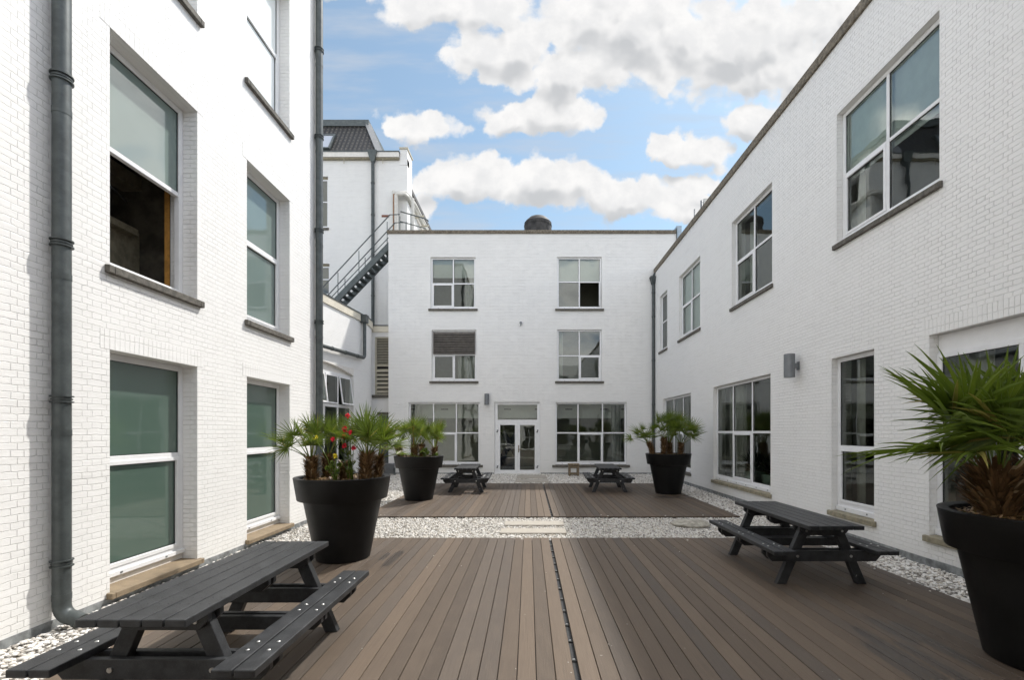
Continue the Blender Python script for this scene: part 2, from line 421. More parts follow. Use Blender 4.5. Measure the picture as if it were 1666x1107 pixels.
def window(parent, mp, u0, u1, z0, z1, dep, us=(), tz=None, sash=(), glass='glass', pane_over={}, fw=.075, mw=.06,
           bottom=.10, skip=(), outer_gap=0.0, name='window'):
    """frame + panes; us: mullion centres, tz: transom heights, sash: cells with their own casement"""
    fr = MB(); th = .07; ft = .09
    z0b = z0
    a, b = u0 + .004, u1 - .004
    top = z1 - .004 - outer_gap
    fr.mbox(mp, a, a + fw, dep, dep + th, z0b, top)
    fr.mbox(mp, b - fw, b, dep, dep + th, z0b, top)
    fr.mbox(mp, a + fw, b - fw, dep + .001, dep + th, top - fw, top)
    fr.mbox(mp, a + fw, b - fw, dep + .001, dep + th, z0b, z0b + bottom)
    if outer_gap: fr.mbox(mp, a, b, dep + .02, dep + th, top, z1 - .004)
    # drip rail at the foot
    fr.mbox(mp, a - .0, b, dep - .03, dep - .0015, z0b, z0b + bottom * .55)
    tzs = [] if tz is None else ([tz] if not isinstance(tz, (list, tuple)) else list(tz))
    ucuts = [a + fw] + list(us) + [b - fw]; zc = [z0b + bottom] + tzs + [top - fw]
    for u in us: fr.mbox(mp, u - mw / 2, u + mw / 2, dep + .003, dep + th, z0b + bottom, top - fw)
    cells = []
    for i in range(len(ucuts) - 1):
        l = ucuts[i] + (mw / 2 if i > 0 else 0); r = ucuts[i + 1] - (mw / 2 if i < len(ucuts) - 2 else 0)
        for t in tzs: fr.mbox(mp, l, r, dep + .006, dep + th, t - mw / 2, t + mw / 2)
        for k in range(len(zc) - 1):
            lo = zc[k] + (mw / 2 if k > 0 else 0); hi = zc[k + 1] - (mw / 2 if k < len(zc) - 2 else 0)
            cells.append((i, k, l, r, lo, hi))
    w = fr.build(name, 'pvc', parent, bevel=.004, bseg=1)
    gk = MB(); nsash = 0
    for (i, k, l, r, lo, hi) in cells:
        if (i, k) in skip: continue
        if (i, k) in sash:
            sm = MB(); s = .05
            sm.mbox(mp, l, l + s, dep - .012, dep + .03, lo, hi); sm.mbox(mp, r - s, r, dep - .012, dep + .03, lo, hi)
            sm.mbox(mp, l + s, r - s, dep - .011, dep + .03, hi - s, hi); sm.mbox(mp, l + s, r - s, dep - .011, dep + .03, lo, lo + s)
            sm.build('sash', 'pvc', w, bevel=.004, bseg=1)
            l += s; r -= s; lo += s; hi -= s
        # black gasket lines
        g = .008
        for q in ((l, l + g, lo, hi), (r - g, r, lo, hi)): gk.mbox(mp, q[0], q[1], dep + .018, dep + .03, q[2], q[3])
        for q in ((lo, lo + g), (hi - g, hi)): gk.mbox(mp, l + g, r - g, dep + .018, dep + .03, q[0], q[1])
        pm = MB(); pane_quad(pm, mp, l, r, lo, hi, dep + .028)
        pm.build('pane', pane_over.get((i, k), glass), w, recalc=False)
    if gk.v: gk.build('gasket', 'gasket', w)
    # small drain caps
    dc = MB(); nn = max(2, int((u1 - u0) / .55))
    for q in range(nn):
        uu = u0 + (q + .5) * (u1 - u0) / nn; dc = MB()
        dc.mbox(mp, uu - .014, uu + .014, dep - .036, dep - .0305, z0b + bottom * .2, z0b + bottom * .36)
        dc.build('drain_cap', 'lamp_grey', w)
    return w
def sill(w, mp, u0, u1, z, h, dep, mat, proud=.055, over=.06, slope=.02):
    mb = MB(); a, b = u0 + .003, u1 - .003
    mb.hexa([mp(a, z - h, -proud), mp(b, z - h, -proud), mp(b, z - h, dep + .03), mp(a, z - h, dep + .03), mp(a, z + .002, -proud), mp(b, z + .002, -proud), mp(b, z + .020, dep + .03), mp(a, z + .020, dep + .03)])
    zb = z + .002 + .018 * proud / (proud + dep + .03)
    for (p, q) in ((u0 - over, a - .0005), (b + .0005, u1 + over)):
        mb.hexa([mp(p, z - h, -proud), mp(q, z - h, -proud), mp(q, z - h, -.0015), mp(p, z - h, -.0015), mp(p, z + .002, -proud), mp(q, z + .002, -proud), mp(q, zb, -.0015), mp(p, zb, -.0015)])
    return mb.build('sill', mat, w, bevel=.006, bseg=1)
def blind(w, mp, u0, u1, z0, z1, d, mat='blind', name='blind', wave=0.0):
    mb = MB(); n = max(2, int((u1 - u0) / .04)) if wave else 1
    vs = []; fs = []
    for i in range(n + 1):
        u = u0 + (u1 - u0) * i / n; dd = d + (wave * math.sin(i * 1.35) if wave else 0)
        vs += [mp(u, z0, dd), mp(u, z1, dd), mp(u, z1, dd + .006), mp(u, z0, dd + .006)]
    for i in range(n):
        for k in range(4): fs.append((i * 4 + k, i * 4 + (k + 1) % 4, (i + 1) * 4 + (k + 1) % 4, (i + 1) * 4 + k))
    fs += [(0, 1, 2, 3), tuple(n * 4 + k for k in (3, 2, 1, 0))]
    mb.add(vs, fs)
    return mb.build(name, mat, w, smooth=False)
def soldier(parent, mp, u0, u1, z, hh=.22):
    mb = MB(); mb.mbox(mp, u0 - .12, u1 + .12, -.003, .0, z + .002, z + hh)
    return mb.build('lintel', 'brick_soldier', parent)
def flashing(parent, mp, u0, u1, h=.1):
    mb = MB(); n = max(1, int((u1 - u0) / 1.1)); st = (u1 - u0) / n
    for i in range(n):
        a = u0 + i * st; o = .006 + .004 * (i % 2)
        mb.mbox(mp, a, a + st + (.03 if i < n - 1 else 0), -o, -.001, -.02, h + .003 * (i % 2))
    return mb.build('flashing', 'lead', parent)

# ------------------------------------------------------------------ LEFT BUILDING
LB = tag(empty('building', (XL - 3, 4, 0)), 'tall white brick building on the left, its deep windows filled with green frosted panes', 'building')
def par(o, p):
    o.parent = p; o.matrix_parent_inverse = p.matrix_basis.inverted(); return o
def adopt(p):   # children built in world coordinates keep their place
    inv = Matrix.LocRotScale(p.location, p.rotation_euler, None).inverted()
    for c in p.children: c.matrix_parent_inverse = inv
T_W = .38
Lw = []
for (a, b) in ((1.2, 2.58), (5.22, 6.60), (7.76, 9.15)):
    Lw += [(a, b, .15, 2.87), (a, b, 3.80, 6.48), (a, b, 7.80, 10.45)]
wall('wall', mpL, -7.0, 10.37, -.3, 13.6, T_W, Lw, LB)
endw = MB(); endw.box(XL - 8, XL - T_W - .001, 10.0, 10.37, -.3, 13.6); endw.build('end_wall', 'brick_white', LB)
rf = MB(); rf.box(XL - 8, XL - T_W - .002, -7, 9.998, 13.0, 13.2); rf.build('roof', 'roof_flat', LB)
cp = MB(); cp.box(XL - .45, XL + .06, -7, 10.43, 13.601, 13.75); cp.build('coping', 'coping', LB)
for k, (a, b, z0, z1) in enumerate(Lw):
    fl = k % 3; colm = k // 3
    dep = .20; opened = (colm == 1 and fl == 1)
    bz = z0 + (.10 if fl == 0 else .03)
    tz = z0 + (z1 - z0) * .545
    g = 'frosted' if fl == 0 else ('frosted_sky_tint' if fl == 1 else 'glass_dark')
    if opened:
        w = window(LB, mpL, a, b, bz, z1, dep, (), tz, glass='frosted_sky_tint', skip=((0, 0),))
    elif fl == 2:
        w = window(LB, mpL, a, b, bz, z1, dep, (), tz, sash=((0, 0),), glass='frosted_white')
    else:
        w = window(LB, mpL, a, b, bz, z1, dep, (), tz, sash=((0, 0),), glass=g)
    if fl == 0:
        pl = MB(); pl.mbox(mpL, a + .004, b - .004, dep + .008, dep + .06, z0 - .01, bz - .001); pl.build('plinth', 'plinth_white', w)
        sill(w, mpL, a, b, z0, .065, dep, 'sill_tan', proud=.07, over=.05, slope=.012)
    else:
        sill(w, mpL, a, b, z0, .085, dep, 'bluestone', proud=.06, over=.07)
    if fl < 2: soldier(LB, mpL, a, b, z1)
    if opened:
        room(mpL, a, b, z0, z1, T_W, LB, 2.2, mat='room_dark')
        st = MB(); st.mbox(mpL, b + .02, b + .11, T_W + .02, T_W + .10, z0 - .2, z0 + 1.75); st.build('timber_post', 'wood_raw', w)
        bl = MB()
        bl.mbox(mpL, a - .4, b + .4, 1.15, 1.5, z0 - .28, z0 + 1.12)
        bl.mbox(mpL, a + .3, b + .2, 1.0, 1.149, z0 + 1.0, z0 + 1.09); bl.mbox(mpL, a - .3, b + .4, 1.12, 1.4, z0 + 1.75, z0 + 1.95)
        bl.build('block_wall', 'sill_olive', w)
        dt = MB(); dt.tube([mpL(a - .1, z0 + 1.25, 1.2), mpL(b + .2, z0 + 1.05, 1.3)], .1, 14); dt.tube([mpL(a, z0 + 1.7, .8), mpL(b, z0 + 1.4, 1.0)], .012, 8); dt.build('duct', 'lamp_grey', w, smooth=True)
flashing(LB, mpL, -7, 10.37, .095)
def downpipe(parent, cx, cy, r, z0, z1, dirw, brz=(), shoe=None, mat='zinc', jr=1.0):
    mb = MB(); pts = []
    if shoe:
        sx, sy = shoe; n = 7; rr = .13
        for i in range(n):
            a = math.pi / 2 * i / (n - 1)
            pts.append((cx + sx * rr * (1 - math.sin(a)), cy + sy * rr * (1 - math.sin(a)), z0 + rr * (1 - math.cos(a)) ))
        pts = [(cx + sx * (rr + .06), cy + sy * (rr + .06), z0 - .03)] + pts
    else: pts = [(cx, cy, z0)]
    pts.append((cx, cy, z1))
    mb.tube(pts, r, 24)
    o = mb.build('downspout', mat, parent, smooth=True, angle=50)
    bk = MB()
    for z in brz:
        bk = MB()
        for dz in (-.028, 0, .028): bk.tube([(cx, cy, z + dz - .006), (cx, cy, z + dz + .006)], r + .009 * (2 if dz else 1), 24)
        bk.box(min(cx, cx + dirw[0] * .13), max(cx, cx + dirw[0] * .13) + .008, cy - .008 + min(0, dirw[1] * .13), cy + .008 + max(0, dirw[1] * .13), z - .006, z + .006)
        bk.build('bracket', mat, o, smooth=True, angle=40)
        bk = MB(); bk.tube([(cx, cy, z - .36), (cx, cy, z - .30)], r + .003, 24); bk.build('pipe_joint', mat, o, smooth=True, angle=40)
    return o
downpipe(LB, XL + .098, 4.585, .072, .12, 13.4, (-1, 0), (.66, 2.27, 3.80, 5.42, 7.0), shoe=(1, 0))
downpipe(LB, XL + .098, 10.22, .078, .06, 13.4, (-1, 0), (2.3, 4.35, 6.35, 8.4, 10.3))
adopt(LB)
for o in LB.children: pass

# ------------------------------------------------------------------ RIGHT BUILDING
RB = tag(empty('building', (XR + 3, 7, 0)), 'long white brick building on the right with a brown stone coping and square upper windows', 'building')
up = [(6.56, 8.75), (11.07, 13.26), (15.72, 17.91), (2.0, 4.2)]
Rw = [(a, b, 5.45, 7.89) for a, b in up] + [(19.45, 20.55, 5.45, 7.89)]
Rg = [(16.62, 20.05), (11.14, 14.59), (7.80, 8.90), (3.28, 6.73)]
Rw += [(a, b, .45, 3.34) for a, b in Rg]
wall('wall', mpR, -7.0, YF, -.3, 9.20, T_W, Rw, RB)
c = MB(); n = 28; L0 = -7.0; st = (YF + .02 - L0) / n
for i in range(n):
    o1 = .045 + .004 * random.random(); c.box(XR - o1, XR + .42, L0 + i * st + .006, L0 + (i + 1) * st - .004, 9.202, 9.405 + .004 * random.random())
c.box(XR - .030, XR + .40, L0, YF + .01, 9.201, 9.39)
c.build('coping', 'coping', RB, bevel=.008, bseg=1)
rf = MB(); rf.box(XR + .42, XR + 12, -7, YF + 6, 9.0, 9.15); rf.build('roof', 'roof_flat', RB)
def casement(parent, mp, a, b, z0, z1, dep, ncol, sash, matg='glass', tf=.5, sillmat='bluestone', fascia=0.0, T=T_W, rm='room', bottom=.12, depth=3.0):
    us = [a + (b - a) * (i + 1) / ncol for i in range(ncol - 1)]
    w = window(parent, mp, a, b, z0 + .02, z1, dep, us, z0 + (z1 - z0) * tf, sash=sash, glass=matg, bottom=bottom, outer_gap=fascia)
    sill(w, mp, a, b, z0, .085, dep, sillmat)
    if rm: room(mp, a, b, z0, z1, T, parent, depth, mat=rm)
    return w
for i, (a, b) in enumerate(up):
    w = casement(RB, mpR, a, b, 5.45, 7.89, .11, 2, ((1, 0),), tf=.52)
    if i in (0, 3):
        blind(w, mpR, a + .06, b - .06, 6.6, 7.85, .20, 'blind_teal')
        blind(w, mpR, b - .3, b - .03, 5.5, 7.85, .33, 'curtain', 'curtain', .02)
    if i == 1:
        blind(w, mpR, b - .55, b - .1, 5.47, 7.8, .45, 'curtain', 'curtain', .03)
    if i == 2: blind(w, mpR, a + .04, b - .04, 5.47, 7.85, .22, 'blind_teal', 'blind')
w = casement(RB, mpR, 19.45, 20.55, 5.45, 7.89, .11, 1, (), tf=.52)
for i, (a, b) in enumerate(Rg):
    n = 1 if i == 2 else 3
    w = casement(RB, mpR, a, b, .45, 3.34, .11, n, ((0, 0),) if n == 1 else ((1, 0),), tf=.515 if i != 2 else .42, sillmat='sill_olive' if i in (1, 2, 3) else 'bluestone', fascia=.26 if i == 3 else 0.0, bottom=.16)
    if i == 1:
        blind(w, mpR, b - 1.15, b - .08, .47, 3.3, .5, 'curtain', 'curtain', .03)
    if i == 2: blind(w, mpR, b - .32, b - .06, .47, 3.3, .42, 'curtain', 'curtain', .02)
    if i in (0, 3): blind(w, mpR, b - .5, b - .08, .47, 3.3, .45, 'curtain', 'curtain', .03)
    if i == 3: soldier(RB, mpR, a, b, 3.34)
flashing(RB, mpR, -7, YF, .12)
# gutter outlet and downspout in the corner
dp = downpipe(RB, XR - .08, YF - .10, .062, .05, 8.72, (1, 0), (1.2, 3.2, 5.2, 7.2, 8.3))
hp = MB(); hp.hexa([(XR - .16, YF - .18, 8.68), (XR - .02, YF - .18, 8.68), (XR - .02, YF - .02, 8.68), (XR - .16, YF - .02, 8.68), (XR - .22, YF - .24, 8.95), (XR - .002, YF - .24, 8.95), (XR - .002, YF - .002, 8.95), (XR - .22, YF - .002, 8.95)])
hp.box(XR - .24, XR - .002, YF - .26, YF - .002, 8.95, 9.02); hp.tube([(XR - .1, YF - .12, 9.02), (XR - .02, YF - .12, 9.19)], .05, 12)
hp.build('rain_hopper', 'zinc', dp)
adopt(RB)

# ------------------------------------------------------------------ REAR BUILDING (faces the camera)
FB = tag(empty('building', (0, YF + 3, 0)), 'three-storey white brick block at the end of the courtyard with glazed double doors', 'building')
FX0, FX1, FH = -6.42, 6.76, 11.03
s = YF / F
def fx(px): return (px - 860) * s
def fz(py): return ZC - (py - 703) * s
Fw = [(fx(700.6), fx(773.6), fz(503), fz(418.6)), (fx(906.6), fx(979), fz(503), fz(418)),
      (fx(702.5), fx(775), fz(621), fz(537.2)), (fx(906.6), fx(979), fz(621), fz(536.6)),
      (fx(664.6), fx(780.7), .42, fz(655)), (fx(903.4), fx(1019.5), .42, fz(655)), (fx(804.5), fx(879), .03, fz(654.5))]
wall('wall', mpF, FX0, FX1, -.3, FH, T_W, Fw, FB)
sw = MB(); sw.box(FX0, FX0 + .38, YF + T_W + .001, 24.9, -.3, FH); sw.build('side_wall', 'brick_white', FB)
cc = MB(); n = 9; st = (FX1 + .05 - FX0) / n
for i in range(n):
    o1 = .05 + .004 * random.random(); cc.box(FX0 - .06 + i * st + .005, FX0 - .06 + (i + 1) * st - .002, YF - o1, YF + .44, FH + .002, FH + .155 + .004 * random.random())
cc.box(FX0 - .055, FX1 - .01, YF - .035, YF + .43, FH + .001, FH + .145)
cc.box(FX0 - .05, FX0 + .43, YF + .441, 24.9, FH + .001, FH + .15)
cc.build('coping', 'coping', FB, bevel=.008, bseg=1)
zz = MB(); zz.box(FX0 + .3, FX1 + .0, YF + .1, YF + .4, FH + .165, FH + .19); zz.box(FX0 + .4, FX1, YF + .445, 31, FH - .25, FH - .1); zz.build('roof', 'zinc', FB)
bp = MB(); bp.box(6.79, 7.02, YF + .02, YF + .5, 8.9, fz(367)); bp.build('parapet_end', 'zinc_pale', FB)
be = MB(); be.box(6.762, 6.788, YF - .05, YF + .5, 8.9, fz(371.5)); be.build('corner_trim', 'zinc', FB)
for i, (a, b, z0, z1) in enumerate(Fw[:4]):
    m_ = (a + b) / 2; tz = z0 + (z1 - z0) * (.50 if i != 1 else .53)
    if i == 2:
        w = window(FB, mpF, a, b, z0 + .02, z1, .09, (m_,), z0 + (z1 - z0) * .52, sash=((0, 0),), skip=((0, 1), (1, 1)), bottom=.11)
        lv = MB(); lz0, lz1 = z0 + (z1 - z0) * .52 + .035, z1 - .08; k = 9
        for q in range(k):
            zz0 = lz0 + (lz1 - lz0) * q / k; h = (lz1 - lz0) / k
            lv.hexa([mpF(a + .09, zz0, -.01), mpF(b - .09, zz0, -.01), mpF(b - .09, zz0 + .01, .0), mpF(a + .09, zz0 + .01, .0),
                     mpF(a + .09, zz0 + h * .75, .055), mpF(b - .09, zz0 + h * .75, .055), mpF(b - .09, zz0 + h * .8, .065), mpF(a + .09, zz0 + h * .8, .065)])
        lv.mbox(mpF, a + .075, b - .075, .067, .082, lz0 - .005, lz1 + .005)
        lv.mbox(mpF, a + .065, a + .09, -.02, .066, lz0, lz1); lv.mbox(mpF, b - .09, b - .065, -.02, .066, lz0, lz1)
        lv.build('louver', 'brown_louver', w)
        blind(w, mpF, m_ + .1, b - .1, z0 + .03, z0 + 1.2, .5, 'curtain', 'curtain', .04)
    elif i == 1:
        w = window(FB, mpF, a, b, z0 + .02, z1, .09, (m_,), tz, sash=(), skip=((1, 0),), bottom=.11)
        blind(w, mpF, a + .05, b - .05, tz + .02, z1 - .05, .22)
        # casement standing ajar: only its edge shows
        sm = MB(); sm.mbox(mpF, b - .125, b - .085, -.05, .09, z0 + .15, tz - .04); sm.build('sash', 'pvc', w)
    elif i == 0:
        w = window(FB, mpF, a, b, z0 + .02, z1, .09, (m_,), tz, sash=((0, 0),), bottom=.11)
        blind(w, mpF, a + .05, b - .05, tz + .30, z1 - .05, .22)
        blind(w, mpF, b - .55, b - .1, z0 + .03, z1 - .05, .5, 'curtain', 'curtain', .05)
    else:
        w = window(FB, mpF, a, b, z0 + .02, z1, .09, (m_,), tz, sash=((1, 0),), bottom=.11)
        blind(w, mpF, a + .08, a + .28, z0 + .03, z1 - .05, .3, 'curtain', 'curtain', .03)
    sill(w, mpF, a, b, z0, .09, .09, 'bluestone', proud=.07, over=.10)
    room(mpF, a, b, z0, z1, T_W, FB, 3.0)
for i, (a, b, z0, z1) in enumerate(Fw[4:6]):
    u1_ = a + (b - a) * (1 / 3 + .012 * (1 - 2 * i)); u2_ = a + (b - a) * (2 / 3)
    w = window(FB, mpF, a, b, z0 + .02, z1, .09, (u1_, u2_), fz(705), sash=((1, 0),), bottom=.12)
    sill(w, mpF, a, b, z0, .10, .09, 'bluestone', proud=.07, over=.14)
    blind(w, mpF, b - .55 if i else a + .1, b - .1 if i else a + .4, .5, 3.2, .8, 'curtain', 'curtain', .04)
# one open ground floor hall behind doors and windows
room(mpF, Fw[4][0], Fw[5][1], .03, 3.3, T_W, FB, 4.5, mz=.02, mat='hall')
# ------------- (front frame of the hall would hide the openings: rebuilt open)
hall = FB.children[-1]; bm = bmesh.new(); bm.from_mesh(hall.data); bm.faces.ensure_lookup_table()
ff = [f for f in bm.faces if all(abs(v.co.y - (YF + T_W + .01)) < 1e-3 for v in f.verts)]
bmesh.ops.delete(bm, geom=ff, context='FACES'); bm.to_mesh(hall.data); bm.free()
sf = MB(); sf.mbox(mpF, Fw[4][0] - .4, Fw[5][1] + .4, .95, 1.07, 2.60, 3.49); sf.build('bulkhead', 'room_white', FB)
vt = MB()
for px in (676, 724, 826, 876, 925, 982, 1012): vt.mbox(mpF, (px - 860) * s * 1.05 - .17, (px - 860) * s * 1.05 + .17, .935, .949, 3.0, 3.05)
vt.build('air_slot', 'room_dark', FB)
# door set
a, b, z0, z1 = Fw[6]; tzd = fz(688); fr = MB()
fr.mbox(mpF, a + .003, a + .14, .09, .17, z0, z1 - .003); fr.mbox(mpF, b - .14, b - .003, .09, .17, z0, z1 - .003)
fr.mbox(mpF, a + .14, b - .14, .091, .17, z1 - .12, z1 - .003); fr.mbox(mpF, a + .14, b - .14, .089, .17, tzd, tzd + .13); fr.mbox(mpF, a + .14, b - .14, .092, .2, z0 - .02, z0 + .02)
dr = fr.build('double_door', 'pvc', FB, bevel=.004, bseg=1)
pm = MB(); pane_quad(pm, mpF, a + .14, b - .14, tzd + .13, z1 - .12, .12); pm.build('transom_pane', 'glass', dr, recalc=False)
m_ = (a + b) / 2
for (l, r) in ((a + .14, m_ - .002), (m_ + .002, b - .14)):
    lf = MB(); q = .115
    lf.mbox(mpF, l, l + q, .08, .14, z0 + .02, tzd - .002); lf.mbox(mpF, r - q, r, .08, .14, z0 + .02, tzd - .002)
    lf.mbox(mpF, l + q, r - q, .081, .14, tzd - .11, tzd - .002); lf.mbox(mpF, l + q, r - q, .081, .14, z0 + .02, z0 + .16)
    lo = lf.build('door_leaf', 'pvc', dr, bevel=.004, bseg=1)
    pm = MB(); pane_quad(pm, mpF, l + q, r - q, z0 + .16, tzd - .11, .11); o = pm.build('door_pane', 'glass', dr, recalc=False)
hd = MB(); hd.mbox(mpF, m_ + .035, m_ + .075, .065, .08, 1.0, 1.33); hd.mbox(mpF, m_ + .04, m_ + .07, .02, .065, 1.13, 1.16); hd.mbox(mpF, m_ + .04, m_ + .19, .015, .035, 1.13, 1.16)
hd.build('door_handle', 'old_wood', dr)
hg = MB()
for uu in (a + .13, b - .13):
    for z_ in (.34, 1.98): hg.tube([mpF(uu - .04, z_ - .05, .07), mpF(uu + .04, z_ + .05, .07)], .02, 10); hg.tube([mpF(uu, z_ - .06, .05), mpF(uu, z_ + .06, .05)], .018, 10)
hg.build('hinge', 'lamp_grey', dr, smooth=True)
flashing(FB, mpF, FX0, a - .02, .07); flashing(FB, mpF, b + .02, XR - .02, .07)
adopt(FB)

# indoor things seen through the glass
xo = MB(); cx, cy, cz = fx(829) * 1.03, YF + 1.3, 1.35
for sg in (-1, 1): xo.obox((cx - sg * .36, cy + .05 * sg, cz - .62), (cx + sg * .36, cy + .05 * sg, cz + .62), .12, .26, (sg, 0, 0))
xo.box(cx - .5, cx + .5, cy - .25, cy + .3, .1, .72)
tag(xo.build('ornament', 'navy'), 'dark blue X-shaped ornament standing inside the left leaf of the double door', 'ornament')
for k, (yy, lab) in enumerate(((13.05, 'mint green indoor planter standing behind the window, nearer the far side'), (12.1, 'mint green indoor planter standing behind the window, nearer the camera'))):
    e = tag(empty('indoor_plant', (XR + .55, yy, .5)), lab, 'plant', 'planters behind the tall courtyard window')
    p_ = MB(); p_.hexa([(-.16, -.2, 0), (.16, -.2, 0), (.16, .2, 0), (-.16, .2, 0), (-.19, -.25, .34), (.19, -.25, .34), (.19, .25, .34), (-.19, .25, .34)]); p_.build('planter', 'mint', e, bevel=.01)
    q = MB()
    for _ in range(90):
        th = random.random() * 6.28; el = random.uniform(.2, 1.5); L = random.uniform(.25, .6)
        d = Vector((math.cos(th) * math.cos(el), math.sin(th) * math.cos(el), math.sin(el))); b0 = Vector((0, 0, .33)) + d * L * .4; t_ = b0 + d * L * .75
        sd = d.cross(Vector((0, 0, 1))).normalized() * .035
        q.add([b0, (b0 + t_) / 2 + sd, t_, (b0 + t_) / 2 - sd], [(0, 1, 2, 3)])
    q.build('foliage', 'indoor_leaf', e, recalc=False)
# ------------------------------------------------------------------ CURVED WING
WH = 6.91
WB = tag(empty('building', (-9, 17, 0)), 'low white wing with a rounded corner, cream fascia and arched window, between the tall buildings', 'building')
path = [(-8.05, 10.4), (-7.40, 16.5)]
path += [(-7.40 + (.35) * t, 16.5 + 3.35 * t) for t in (.33, .66, 1.0)]
path += [(-7.03, 20.15), (-7.02, 20.5), (-7.05, 20.85), (-7.12, 21.2), (-7.22, 21.5), (-7.36, 21.8)]
W0, W1 = Vector((-8.05, 10.4, 0)), Vector((-7.05, 19.85, 0))
Lw_ = (W1 - W0).length; wt = (W1 - W0).normalized(); wn = Vector((-wt.y, wt.x, 0))   # inward (-x)
def mpW(u, z, d): p = W0 + wt * u + wn * d; return (p.x, p.y, z)
# straight part with window opening (arched head built as an extra piece)
ua, ub, zs, zp = 3.8, Lw_ - .80, 4.22, 4.52
straight_end = Lw_
wall('wall', mpW, 0, Lw_, -.3, WH - .31, .35, [(ua, ub, .35, zp)], WB)
ar = MB(); nA = 20
for i in range(nA):
    a0, a1 = ua + (ub - ua) * i / nA, ua + (ub - ua) * (i + 1) / nA
    f = lambda u: zs + (zp - .02 - zs) * math.sqrt(max(0, 1 - ((u - (ua + ub) / 2) / ((ub - ua) / 2)) ** 2 * .98)) if True else 0
    def arc(u):
        half = (ub - ua) / 2; hgt = zp - .02 - zs; Rr = (half * half + hgt * hgt) / (2 * hgt); t = u - (ua + ub) / 2
        return zs + math.sqrt(max(0, Rr * Rr - t * t)) - (Rr - hgt)
    ar.hexa([mpW(a0, arc(a0), .001), mpW(a1, arc(a1), .001), mpW(a1, arc(a1), .2), mpW(a0, arc(a0), .2), mpW(a0, zp, .001), mpW(a1, zp, .001), mpW(a1, zp, .2), mpW(a0, zp, .2)])
ar.build('arch_head', 'plinth_white', WB)
ty = MB(); ty.mbox(mpW, ua + .005, ub - .005, .13, .19, zs - .02, zp - .005); ty.build('arch_panel', 'plinth_white', WB)
# curved part
cw = MB(); pp = [W1] + [Vector((x, y, 0)) for x, y in path[5:]]
uvs = []; acc = 0.0; vs = []; fs = []
for i, p in enumerate(pp):
    if i: acc += (p - pp[i - 1]).length
    vs += [(p.x, p.y, -.3), (p.x, p.y, WH - .31)]; uvs += [(acc, -.3), (acc, WH - .31)]
for i in range(len(pp) - 1): fs.append((i * 2, i * 2 + 2, i * 2 + 3, i * 2 + 1))
cw.add(vs, fs); cw.build('curved_wall', 'brick_uv', WB, smooth=True, recalc=False, uv=uvs)
# wall facing the camera with louvre and dark door
def mpV(u, z, d): return (u, 21.8 + d, z)
lx0, lx1, lz0, lz1 = -7.18, -6.44, 3.67, 6.38
wall('wall', mpV, -7.4, -6.425, -.3, WH - .31, .3, [(lx0, lx1, lz0, lz1), (-6.98, -6.45, .32, 2.72)], WB)
lv = MB(); lv.mbox(mpV, lx0 + .003, lx0 + .08, .03, .1, lz0, lz1 - .003); lv.mbox(mpV, lx0 + .08, lx1, .031, .1, lz1 - .07, lz1 - .003); lv.mbox(mpV, lx0 + .08, lx1, .031, .1, lz0, lz0 + .06)
midz = 5.05; lv.mbox(mpV, lx0 + .08, lx1, .028, .1, midz - .04, midz + .04)
z_ = midz + .06
while z_ < lz1 - .1:
    lv.hexa([mpV(lx0 + .08, z_, .035), mpV(lx1, z_, .035), mpV(lx1, z_ + .012, .04), mpV(lx0 + .08, z_ + .012, .04), mpV(lx0 + .08, z_ + .05, .11), mpV(lx1, z_ + .05, .11), mpV(lx1, z_ + .06, .115), mpV(lx0 + .08, z_ + .06, .115)]); z_ += .075
z_ = lz0 + .1
while z_ < midz - .14:
    lv.hexa([mpV(lx0 + .08, z_, .0), mpV(lx1, z_, .0), mpV(lx1, z_ + .02, .02), mpV(lx0 + .08, z_ + .02, .02), mpV(lx0 + .08, z_ + .13, .1), mpV(lx1, z_ + .13, .1), mpV(lx1, z_ + .15, .12), mpV(lx0 + .08, z_ + .15, .12)]); z_ += .195
lvo = lv.build('louver', 'cream_louver', WB)
bk = MB(); bk.mbox(mpV, lx0, lx1, .16, .2, lz0, lz1); bk.build('backing', 'gasket', lvo)
sl = MB(); sl.mbox(mpV, lx0 - .12, -6.43, -.08, .03, lz0 - .14, lz0 - .002); sl.mbox(mpV, -7.05, -6.43, -.05, .03, 2.73, 2.86); sl.mbox(mpV, -7.05, -6.43, -.08, .03, .2, .318); sl.build('stone_band', 'bluestone', WB)
dd = MB(); dd.mbox(mpV, -6.975, -6.452, .1, .15, .325, 2.715); dd.build('dark_door', 'steel_dark', WB)
# fascia band and roof edge, following the path
def strip(name, pts, z0, z1, t0, t1, mat):
    mb = MB(); vs = []; n = len(pts)
    for i, p in enumerate(pts):
        a = Vector(pts[max(0, i - 1)]); b_ = Vector(pts[min(n - 1, i + 1)]); t = (b_ - a).normalized(); nn = Vector((t.y, -t.x))
        for (dd_, z) in ((t0, z0), (t1, z0), (t1, z1), (t0, z1)):
            q = Vector(p) + nn * dd_; vs.append((q.x, q.y, z))
    fs = []
    for i in range(n - 1):
        for k in range(4): fs.append((i * 4 + k, i * 4 + (k + 1) % 4, i * 4 + 4 + (k + 1) % 4, i * 4 + 4 + k))
    fs += [(0, 1, 2, 3), tuple((n - 1) * 4 + k for k in (3, 2, 1, 0))]
    mb.add(vs, fs); return mb.build(name, mat, WB, smooth=True, angle=35)
strip('fascia', path, WH - .309, WH - .03, -.3, .05, 'cream')
strip('roof_edge', path, WH - .029, WH + .02, -.35, .07, 'zinc')
f2 = MB(); f2.box(-7.36, -6.425, 21.75, 22.1, WH - .309, WH - .03); f2.build('fascia', 'cream', WB)
f3 = MB(); f3.box(-7.36, -6.425, 21.73, 22.1, WH - .029, WH + .02); f3.build('roof_edge', 'zinc', WB)
